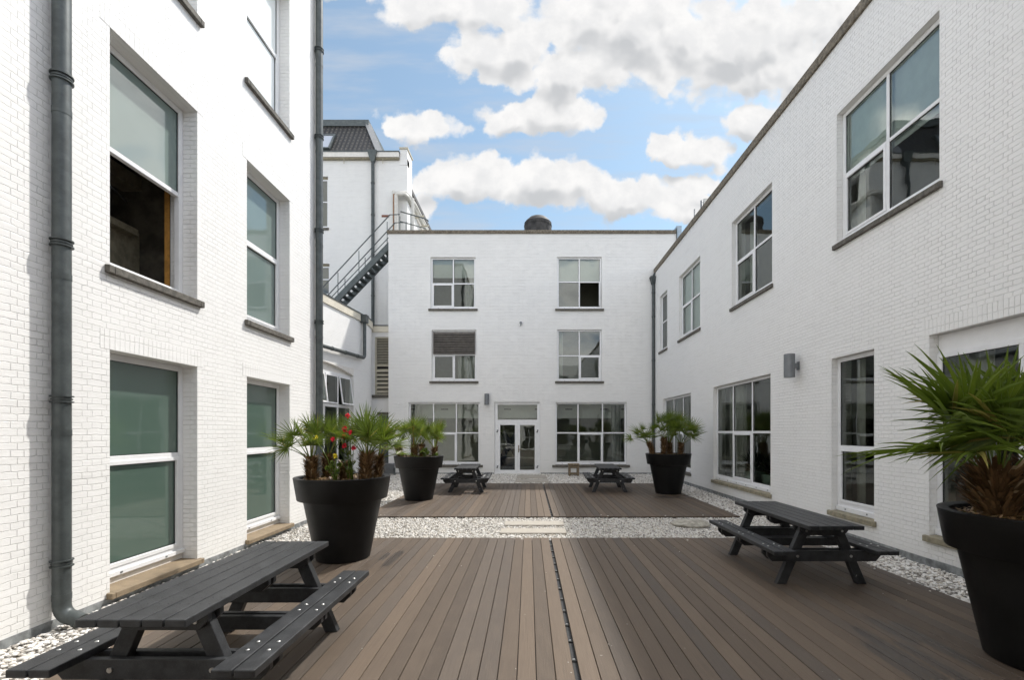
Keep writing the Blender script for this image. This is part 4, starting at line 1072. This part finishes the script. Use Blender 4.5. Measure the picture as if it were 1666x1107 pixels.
# ------------------------------------------------------------------ PALMS
def frond(mb, pet, base, az, el, plen, fr, nseg=22, droop=.25, spread=150, rnd=random, roll=0.0):
    d = Vector((math.cos(az) * math.cos(el), math.sin(az) * math.cos(el), math.sin(el)))
    pts = []; p = Vector(base); dd = d.copy(); n = 5
    for i in range(n + 1):
        pts.append(p.copy()); dd = (dd + Vector((0, 0, -droop * (.04 + .06 * i)))).normalized(); p = p + dd * (plen / n)
    pet.tube(pts, [.009 - .004 * i / n for i in range(n + 1)], 5)
    t = dd.normalized(); side = t.cross(Vector((0, 0, 1)))
    if side.length < .05: side = Vector((math.sin(az), -math.cos(az), 0))
    side.normalize(); side = Matrix.Rotation(roll, 3, t) @ side
    nrm = side.cross(t).normalized(); h = pts[-1]
    for k in range(nseg):
        f = (k + .5) / nseg * 2 - 1
        a = R(spread) * f + rnd.uniform(-.035, .035)
        L = fr * (1 - .28 * abs(f) ** 2.2) * rnd.uniform(.90, 1.06)
        dr = (t * math.cos(a) + side * math.sin(a)); dr = (dr + nrm * (.05 + .30 * abs(f) + rnd.uniform(-.05, .05))).normalized()
        wv = nrm.cross(dr).normalized()
        W = fr * (.0255 if fr < .5 else .030)
        st = [(0.02, .3), (.16, .95), (.36, 1.0), (.66, .62), (.88, .26), (1.0, .03)]
        vs = []; dv = rnd.uniform(.5, 1.3)
        for (s_, ww) in st:
            sag = Vector((0, 0, -1)) * (fr * .30 * droop * dv * s_ ** 2.6)
            c_ = h + dr * (L * s_) + sag
            vs += [c_ - wv * W * ww + nrm * W * .55 * ww, c_ - nrm * W * .25 * ww, c_ + wv * W * ww + nrm * W * .55 * ww]
        fs = []
        for i in range(len(st) - 1):
            fs += [(i * 3, i * 3 + 1, i * 3 + 4, i * 3 + 3), (i * 3 + 1, i * 3 + 2, i * 3 + 5, i * 3 + 4)]
        mb.add(vs, fs)
def palm(loc, h, r, lean, fronds, label, group, leaf='palm_leaf', seed=0, shag=1.0, dead=0, bend=0.0):
    """fronds: list of (azimuth deg, elevation deg, petiole, fan radius)"""
    rnd = random.Random(seed); e = empty('palm', (loc[0], loc[1], loc[2])); tag(e, label, 'palm', group)
    lean = Vector((lean[0], lean[1], 1.0))
    core = MB(); core.tube([(0, 0, -.05)] + [tuple(lean * h * t + Vector((0, 0, 0))) for t in (.3, .6, .9, 1.0)], [r * .75, r * .8, r * .78, r * .6, r * .3], 10)
    tk = core
    r *= 1.08; n = int(330 * h / .35 * (r / .08))
    for i in range(n):
        t = rnd.random() ** .85; a = i * 2.399; c_ = lean * h * t; dr = Vector((math.cos(a), math.sin(a), rnd.uniform(.35, 1.3))).normalized()
        b0 = c_ + Vector((math.cos(a), math.sin(a), 0)) * r * .6; L = rnd.uniform(.04, .11) * (r / .07) ** .5 * shag
        s_ = Vector((-math.sin(a), math.cos(a), 0)) * rnd.uniform(.009, .02) * shag ** .5; n_ = dr.cross(s_.normalized()) * .006
        tk.add([b0 - s_, b0 + s_, b0 + s_ * .55 + dr * L + n_, b0 - s_ * .55 + dr * L + n_, b0 + n_ * -1.6], [(0, 1, 2, 3), (4, 1, 2), (4, 0, 3), (4, 2, 3)])
    # hairy fibres
    for i in range(int(n * .6)):
        t = rnd.random(); a = rnd.uniform(0, 6.28); c_ = lean * h * t + Vector((math.cos(a), math.sin(a), 0)) * r * .75
        d_ = Vector((math.cos(a) + rnd.uniform(-.6, .6), math.sin(a) + rnd.uniform(-.6, .6), rnd.uniform(-.6, 1.0))).normalized() * rnd.uniform(.03, .08)
        s_ = d_.cross(Vector((.3, .2, 1))).normalized() * .0022
        tk.add([c_ - s_, c_ + s_, c_ + d_], [(0, 1, 2)])
    tk.build('trunk', 'leaf_base', e, recalc=False)
    top = lean * h
    if fronds:
        fronds = list(fronds) + [(az + rnd.uniform(40, 140), min(88, el + rnd.uniform(-12, 18)), pl_ * rnd.uniform(.6, .95), fr_ * rnd.uniform(.8, 1.0)) for (az, el, pl_, fr_) in fronds[::3]]
        lf, pt = MB(), MB()
        for (az, el, pl_, fr_) in fronds:
            pl_ *= 1.15; frond(lf, pt, top * .96 + Vector((math.cos(R(az)) * r * .3, math.sin(R(az)) * r * .3, 0)), R(az + rnd.uniform(-6, 6)), R(el + rnd.uniform(-5, 5)), pl_, fr_, rnd.choice((22, 25, 28)), droop=rnd.uniform(.15, .5) + bend, spread=rnd.uniform(100, 140), rnd=rnd, roll=rnd.uniform(-1.1, 1.1))
        lf.build('crown', leaf, e, recalc=False); pt.build('leaf_stalk', leaf, e, smooth=True)
    if dead:
        lf, pt = MB(), MB()
        for k in range(dead): frond(lf, pt, top * .9, rnd.uniform(0, 6.28), R(rnd.uniform(0, 50)), .2, .22, 14, .8, 60, rnd)
        lf.build('dead_leaf', 'leaf_dead', e, recalc=False)
    return e
def auto(n, seed, az0=0, azr=360, el=(25, 85), pl_=(.25, .45), fr_=(.32, .42)):
    rnd = random.Random(seed); out = []
    for k in range(n):
        out.append((az0 + azr * (k + rnd.random() * .6) / n - azr / 2, rnd.uniform(*el), rnd.uniform(*pl_), rnd.uniform(*fr_)))
    return out
ZS = 1.215
def pc(pot, px, dy, z=ZS):   # x from the picture column for a plant at depth dy from the pot centre
    y = pot[1] + dy; return ((px - 860) * y / F, y, z)
GP = 'fan palms growing in the planters'
# left foreground planter
palm(pc(PA, 508, -.14), .34, .075, (-.05, 0), [(185, 62, .36, .34), (200, 45, .38, .36), (150, 60, .40, .34), (250, 70, .34, .30), (175, 28, .34, .36), (120, 72, .42, .30), (20, 75, .36, .30)], 'leftmost fan palm of the flowering planter, its fronds arching left in front of the wall', GP, seed=11)
palm(pc(PA, 533, .25), .36, .07, (0, 0), [(190, 66, .36, .32), (90, 78, .40, .32), (10, 65, .36, .32), (250, 70, .38, .34), (300, 62, .34, .30), (40, 50, .32, .30)], 'dark fan palm behind the yellow flowers, second trunk from the left in the flowering planter', GP, seed=12)
palm(pc(PA, 562, -.02), .26, .075, (0, 0), [], 'leafless stump of a palm between the yellow and the red flowers', GP, seed=13)
palm(pc(PA, 595, -.18), .40, .085, (.05, 0), [(170, 62, .30, .42), (130, 75, .34, .42), (270, 80, .28, .44), (60, 72, .32, .42), (10, 55, .30, .42), (340, 38, .30, .40), (215, 50, .28, .40), (300, 60, .30, .40), (95, 88, .36, .44), (20, 30, .3, .36)], 'largest fan palm of the flowering planter, to the right of the red flowers', GP, seed=14)
palm(pc(PA, 613, .12), .34, .065, (.1, 0), [(0, 48, .28, .32), (345, 20, .24, .28), (30, 62, .34, .32), (60, 40, .3, .3), (90, 75, .36, .34)], 'bright fan palm leaning over the right rim of the flowering planter', GP, leaf='palm_leaf_light', seed=15)
# second left planter
palm(pc(PB_, 652, -.05), .36, .08, (-.28, 0), auto(5, 21, 60, 200, (35, 75), (.2, .4), (.26, .36)), 'small fan palm leaning left with a shaggy brown trunk in the second planter', GP, seed=21)
palm(pc(PB_, 674, -.12), .34, .08, (0, 0), auto(8, 22, 180, 360, (50, 88), (.3, .5), (.34, .44)), 'central light green fan palm of the second planter', GP, leaf='palm_leaf_light', seed=22)
palm(pc(PB_, 686, .2), .36, .07, (0, 0), auto(7, 23, 90, 360, (45, 85), (.35, .55), (.32, .42)), 'fan palm behind the yellow-green bush of the second planter', GP, seed=23, dead=1)
palm(pc(PB_, 706, -.08), .28, .07, (.12, 0), auto(7, 24, 10, 220, (35, 85), (.32, .5), (.34, .44)), 'light fan palm leaning right over the rim of the second planter', GP, leaf='palm_leaf_light', seed=24)
# far right planter
palm(pc(PC, 1062, -.1), .38, .07, (-.3, 0), auto(7, 31, 170, 200, (30, 72), (.3, .5), (.32, .42)), 'fan palm leaning left in the planter by the right wall', GP, seed=31)
palm(pc(PC, 1080, 0), .52, .075, (0, 0), auto(8, 32, 120, 360, (45, 85), (.35, .6), (.30, .40)), 'tallest trunked fan palm in the planter by the right wall', GP, seed=32)
palm(pc(PC, 1089, .2), .36, .075, (0, 0), auto(9, 33, 60, 360, (55, 88), (.5, .75), (.34, .42)), 'fan palm with the highest fronds in the planter by the right wall', GP, seed=33)
palm(pc(PC, 1107, -.12), .36, .07, (.06, 0), auto(9, 34, 0, 260, (30, 80), (.35, .55), (.36, .46)), 'fan palm spreading right in the planter by the right wall', GP, seed=34)
# near right planter
palm((4.02, 3.98, ZS), .36, .14, (-.12, -.04), [(186, 56, .52, .80), (176, 44, .42, .76), (198, 66, .56, .78), (170, 66, .52, .74), (208, 44, .40, .62), (150, 74, .5, .52), (230, 64, .46, .55), (60, 75, .4, .5), (300, 62, .42, .52), (255, 76, .5, .52), (190, 78, .55, .55)], 'big fan palm at the right edge of the picture, its fronds reaching left', GP, seed=41, shag=1.7, bend=.22)
palm((4.42, 3.95, ZS), .42, .15, (.02, 0), [(176, 56, .46, .74), (200, 66, .50, .70), (120, 80, .5, .5), (30, 70, .4, .5), (290, 72, .4, .5), (150, 50, .40, .54), (240, 60, .4, .5)], 'fan palm mostly beyond the right edge of the picture', GP, seed=42, shag=1.7, bend=.15)

def flower_plant(loc, stems, heads, lab, leafmat, flmat, cat='flower', hr=.03, leafy=True, seed=0, leaf_n=10, leaf_l=.07):
    rnd = random.Random(seed); e = tag(empty('flowering_plant', loc), lab, cat)
    st = MB(); lf = MB(); fl = MB()
    for (x, y, z) in heads:
        fl = MB()
        st.tube([(rnd.uniform(-.03, .03), rnd.uniform(-.03, .03), -.03), (x * .4, y * .4, z * .55), (x, y, z)], [.006, .005, .004], 6)
        for k in range(leaf_n):
            t = rnd.uniform(.15, .97); c_ = Vector((x * t, y * t, z * t)); a = rnd.uniform(0, 6.28); d = Vector((math.cos(a), math.sin(a), rnd.uniform(-.1, .9))).normalized() * leaf_l * rnd.uniform(.6, 1.3); s_ = d.cross(Vector((0, 0, 1))).normalized() * leaf_l * .13
            lf.add([c_, c_ + d * .5 + s_, c_ + d, c_ + d * .5 - s_], [(0, 1, 2, 3)])
        for k in range(26):
            a = rnd.uniform(0, 6.28); b2 = rnd.uniform(-.6, 1.5); d = Vector((math.cos(a) * math.cos(b2), math.sin(a) * math.cos(b2), math.sin(b2))); c_ = Vector((x, y, z)) + d * hr * rnd.uniform(.3, .8)
            s1 = d.cross(Vector((.2, .1, 1))).normalized() * hr * .42; s2 = d.cross(s1).normalized() * hr * .42
            fl.add([c_ - s1, c_ + s2 + d * hr * .3, c_ + s1, c_ - s2 + d * hr * .3], [(0, 1, 2, 3)])
        fl.build('flower', flmat, e, recalc=False)
    st.build('stem', leafmat, e, smooth=True); lf.build('leaf', leafmat, e, recalc=False)
    return e
flower_plant(pc(PA, 572, -.30), 0, [(-.06, 0, .96), (-.11, .03, .78), (-.02, 0, .72), (-.10, -.04, .66), (-.27, 0, .62), (-.08, -.05, .53), (.03, 0, .50), (-.12, .05, .74)], 'tall plant with red flowers in the middle of the left planter', 'palm_leaf', 'red_flower', hr=.042, seed=5, leaf_n=14, leaf_l=.12)
flower_plant(pc(PA, 546, -.26), 0, [(0, 0, .36), (-.06, .04, .22), (.05, .02, .25), (-.12, 0, .2), (.04, -.04, .16), (-.04, -.04, .28)], 'low bright green plant with a yellow flower head in the left planter', 'bush_leaf', 'bush_leaf', hr=.045, seed=6, leaf_n=40, leaf_l=.055)
flower_plant(pc(PA, 546, -.34), 0, [(0, 0, .38), (-.30, .02, .64)], 'yellow flower heads on thin stalks in the left planter', 'bush_leaf', 'yellow_flower', hr=.045, seed=7, leaf_n=6, leaf_l=.05)
flower_plant(pc(PB_, 691, -.3), 0, [(0, 0, .2), (-.08, 0, .16), (.08, 0, .15), (.03, .05, .23), (-.05, .05, .22), (.3, .1, .1), (-.62, 0, .12)], 'yellow-green bushy plant at the front of the second planter', 'bush_leaf', 'bush_leaf', 'bush', hr=.07, seed=8, leaf_n=50, leaf_l=.06)
flower_plant((4.42, 3.42, ZS), 0, [(-.08, 0, .42), (0, .02, .40), (.06, 0, .36)], 'red flowers beside the palm at the right edge of the picture', 'palm_leaf', 'red_flower', hr=.035, seed=9, leaf_n=12)
flower_plant((3.86, 3.42, ZS), 0, [(-.05, 0, .14), (.02, .02, .16), (.06, -.03, .10), (-.02, -.04, .09)], 'small green sprouts at the rim of the planter on the right edge', 'bush_leaf', 'bush_leaf', 'plant', hr=.02, seed=10, leaf_n=12)

# ------------------------------------------------------------------ WALL LAMPS AND SMALL THINGS
def lamp(loc, rz, lab):
    e = tag(empty('wall_lamp', loc, rz), lab, 'lamp', 'grey cylinder wall lamps')
    m = MB(); m.lathe([(.085, -.25), (.105, -.25), (.108, -.245), (.108, .245), (.105, .25), (.085, .25), (.08, .235)], 36); m.build('lamp_shade', 'lamp_grey', e, smooth=True, angle=30)
    q = MB(); q.box(-.035, .035, .09, .175, -.05, .05); q.box(-.045, .045, .175, .195, -.09, .09); q.build('bracket', 'lamp_grey', e, bevel=.005)
lamp((XR - .198, 9.98, 3.36), R(-90), 'grey cylinder lamp on the right wall above the narrow window')
lamp((fx(792.6), YF - .198, fz(650.5)), 0, 'grey cylinder lamp on the end wall left of the double doors')
e = tag(empty('sensor', (fx(847.3), YF - .05, fz(526))), 'small round grey sensor high on the end wall between the windows', 'sensor')
m = MB(); m.tube([(0, .048, 0), (0, -.03, 0)], [.05, .06], 16); m.build('housing', 'lamp_grey', e, smooth=True, angle=40); m = MB(); m.box(-.02, .02, -.01, .03, -.14, -.055); m.build('stem', 'lamp_grey', e)
e = tag(empty('floodlight', (-6.18, 20.75, .03), R(-12)), 'grey box floodlight standing on the gravel near the far left corner', 'floodlight')
m = MB(); m.hexa([(-.22, -.05, .05), (.22, -.05, .05), (.22, .10, .03), (-.22, .10, .03), (-.22, -.12, .50), (.22, -.12, .50), (.22, .06, .52), (-.22, .06, .52)]); m.build('housing', 'lamp_grey', e, bevel=.01)
m = MB(); m.box(-.26, -.23, -.05, .05, 0, .32); m.box(.23, .26, -.05, .05, 0, .32); m.box(-.26, .26, -.06, .08, -.01, .0); m.build('stand', 'steel_dark', e)
e = tag(empty('stool', (1.98, 20.55, .02)), 'weathered timber stool on the gravel under the right ground-floor window', 'stool')
m = MB(); m.box(-.24, -.0, -.2, .2, .46, .53); m.box(.003, .24, -.2, .2, .46, .528); m.build('seat', 'old_wood', e, bevel=.01)
for sx in (-1, 1): m = MB(); m.box(min(sx * .14, sx * .23), max(sx * .14, sx * .23), -.17, .17, 0, .458); m.build('leg', 'old_wood', e, bevel=.01)
m = MB(); m.box(-.139, .139, -.12, .12, .05, .13); m.box(-.139, .139, -.15, -.10, .34, .457); m.build('rail', 'old_wood', e, bevel=.01)
e = tag(empty('ceiling_lamp', (XR + 1.4, 12.6, 6.6)), 'small glowing lamp inside the middle upper window of the right wall', 'lamp')
m = MB(); m.lathe([(.02, .10), (.09, .02), (.10, 0), (.03, -.02)], 20); m.build('lamp_shade', 'lamp_grey', e, smooth=True)
em, nt2, o2 = new_mat('bulb'); b2 = NB(nt2); en = b2.n('ShaderNodeEmission'); en.inputs[0].default_value = (1, .8, .45, 1); en.inputs[1].default_value = 6; b2.l(en.outputs[0], o2.inputs[0])
m = MB(); m.lathe([(.01, -.07), (.04, -.05), (.04, -.03), (.02, -.021)], 16); m.build('bulb', 'bulb', e, smooth=True); m = MB(); m.tube([(0, 0, .1), (0, 0, 1.45)], .006, 6); m.build('cord', 'cord', e)

# ------------------------------------------------------------------ CAMERA, SUN, SKY
cam = bpy.data.cameras.new('Camera'); co = bpy.data.objects.new('Camera', cam); COL.objects.link(co); scene.camera = co
co.location = (0, 0, ZC); co.rotation_euler = (R(90), 0, 0)
cam.sensor_fit = 'HORIZONTAL'; cam.sensor_width = 36; cam.lens = F / 1666 * 36
cam.shift_x = (833 - 860) / 1666; cam.shift_y = (703 - 553.5) / 1666; cam.clip_start = .05; cam.clip_end = 2000
AZ, EL = 46.0, 52.7      # azimuth from +X towards +Y
sd_ = Vector((math.cos(R(EL)) * math.cos(R(AZ)), math.cos(R(EL)) * math.sin(R(AZ)), math.sin(R(EL))))
sun = bpy.data.lights.new('Sun', 'SUN'); so = bpy.data.objects.new('Sun', sun); COL.objects.link(so)
sun.energy = 2.35; sun.angle = R(1.6); sun.color = (1, .965, .91)
so.rotation_euler = sd_.to_track_quat('Z', 'Y').to_euler(); so.location = sd_ * 50

W = bpy.data.worlds.new('World'); scene.world = W; W.use_nodes = True
nt = W.node_tree; nt.nodes.clear(); b = NB(nt)
out = b.n('ShaderNodeOutputWorld'); bg = b.n('ShaderNodeBackground')
sky = b.n('ShaderNodeTexSky'); sky.sky_type = 'NISHITA'; sky.sun_disc = False; sky.sun_elevation = R(EL); sky.sun_rotation = R(90 - AZ)
sky.air_density = 1.0; sky.dust_density = .6; sky.ozone_density = 1.2
tc = b.n('ShaderNodeTexCoord'); D = tc.outputs['Generated']
dx, dy, dz = b.xyz(D)
BL = [(830, 85, 110, 58), (1020, 45, 200, 95), (1210, 85, 215, 100), (1330, 130, 95, 85), (740, 15, 150, 40), (920, 120, 130, 50),(1380,40,120,90),
      (678, 202, 68, 38), (905, 180, 75, 40), (835, 198, 66, 32), (1150, 242, 68, 36), (1095, 238, 48, 30), (1240, 200, 60, 40),
      (760, 290, 120, 44), (890, 300, 130, 46), (1010, 322, 120, 44), (1110, 335, 100, 38), (1130, 292, 58, 20), (640, 340, 90, 30),(1310,250,70,60), (560,-20,90,30)]
def density(dxs, dys, hi=True):
    yy = b.math('MAXIMUM', dy, .05)
    px = b.math('ADD', b.math('DIVIDE', dx, yy), dxs); pz = b.math('ADD', b.math('DIVIDE', dz, yy), dys)
    p = b.comb(px, pz)
    w1 = b.noise(p, 7.0, 5 if hi else 2, .60, 'Color'); wv = b.vmath('MULTIPLY', b.vmath('SUBTRACT', w1, (.5, .5, .5)), (.13, .10, 0))
    pw = b.vmath('ADD', p, wv)
    best = None
    for (cx, cy, rx, ry) in BL:
        c_ = ((cx - 860) / F, (703 - cy) / F, 0)
        q = b.vmath('MULTIPLY', b.vmath('SUBTRACT', pw, c_), (F / rx, F / ry, 0))
        v = b.math('SUBTRACT', 1.0, b.vmath('LENGTH', q))
        best = v if best is None else b.math('SMOOTH_MAX', best, v, .25)
    fb = b.noise(p, 15.0, 7 if hi else 2, .62)
    vo2 = b.n('ShaderNodeTexVoronoi'); vo2.feature = 'SMOOTH_F1'; b.l(pw, vo2.inputs['Vector']); vo2.inputs['Scale'].default_value = 34; vo2.inputs['Smoothness'].default_value = .3
    vo = b.n('ShaderNodeTexVoronoi'); vo.feature = 'SMOOTH_F1'; b.l(pw, vo.inputs['Vector']); vo.inputs['Scale'].default_value = 15; vo.inputs['Smoothness'].default_value = .35
    bil = b.math('SUBTRACT', .45, vo.outputs['Distance'])
    front = b.math('ADD', best, b.math('ADD', b.math('MULTIPLY_ADD', vo2.outputs['Distance'], -.28, b.math('MULTIPLY_ADD', bil, .55, .12)), b.math('MULTIPLY_ADD', fb, .62, -.34)))
    return front, px, pz, fb
d0, px, pz, fb = density(0.0, 0.0)
d1, _, _, _ = density(.010, .040, False)
alpha = b.smooth(d0, -.05, .22)
lob = b.smooth(b.math('SUBTRACT', d0, d1), .30, -.30)
shade = b.math('MULTIPLY', b.smooth(d1, .05, 1.0), b.math('MULTIPLY_ADD', lob, .75, .25))
shade = b.math('ADD', shade, b.math('MULTIPLY_ADD', fb, .18, -.09), clamp=True)
cloud = b.mix(shade, b.mix(b.smooth(fb, .35, .65), (5.0, 4.95, 4.9), (4.45, 4.45, 4.47)), (3.05, 3.12, 3.22))
veil = b.smooth(b.noise(b.vmath('MULTIPLY', b.comb(px, pz), (1.4, 7, 1)), 2.2, 4, .6), .40, .78)
skyc = b.mix(b.math('MULTIPLY_ADD', veil, .50, .20), b.mix(1.0, sky.outputs[0], (.86, .98, .90), 'MULTIPLY'), (3.0, 3.3, 3.75))
b.l(b.mix(alpha, skyc, cloud), bg.inputs['Color'])
# the rest of the sky, free-running cumulus
gen = b.noise(b.vmath('MULTIPLY', D, (1, 1, 1.8)), 3.2, 4, .58)
ga = b.math('MULTIPLY', b.smooth(gen, .46, .56), b.smooth(dz, -.02, .03))
bg2 = b.n('ShaderNodeBackground'); b.l(b.mix(ga, b.mix(.15, sky.outputs[0], (4, 4.2, 4.5)), b.mix(b.smooth(gen, .52, .72), (10.4, 10.2, 9.9), (6.2, 6.15, 6.1))), bg2.inputs['Color'])
away = b.math('MAXIMUM', b.smooth(b.math('ABSOLUTE', b.math('DIVIDE', dx, b.math('MAXIMUM', dy, .05))), .72, .80), b.smooth(dy, .35, .28))
away = b.math('MAXIMUM', away, b.smooth(b.math('DIVIDE', dz, b.math('MAXIMUM', dy, .05)), .98, 1.06))
away = b.math('MAXIMUM', away, b.smooth(dz, .01, -.01))
mxs = b.n('ShaderNodeMixShader'); b.l(away, mxs.inputs[0]); b.l(bg.outputs[0], mxs.inputs[1]); b.l(bg2.outputs[0], mxs.inputs[2]); b.l(mxs.outputs[0], out.inputs[0])
bg2.inputs['Strength'].default_value = .118
W.cycles.sampling_method = 'MANUAL'; W.cycles.sample_map_resolution = 512
bg.inputs['Strength'].default_value = .10
scene.view_settings.view_transform = 'Standard'; scene.view_settings.look = 'None'; scene.view_settings.exposure = .98; scene.view_settings.gamma = 1
scene.view_settings.use_curve_mapping = False
scene.cycles.max_bounces = 8; scene.cycles.diffuse_bounces = 4; scene.cycles.glossy_bounces = 4; scene.cycles.transparent_max_bounces = 12
scene.cycles.use_denoising = True; scene.cycles.use_adaptive_sampling = True; scene.cycles.adaptive_threshold = .015
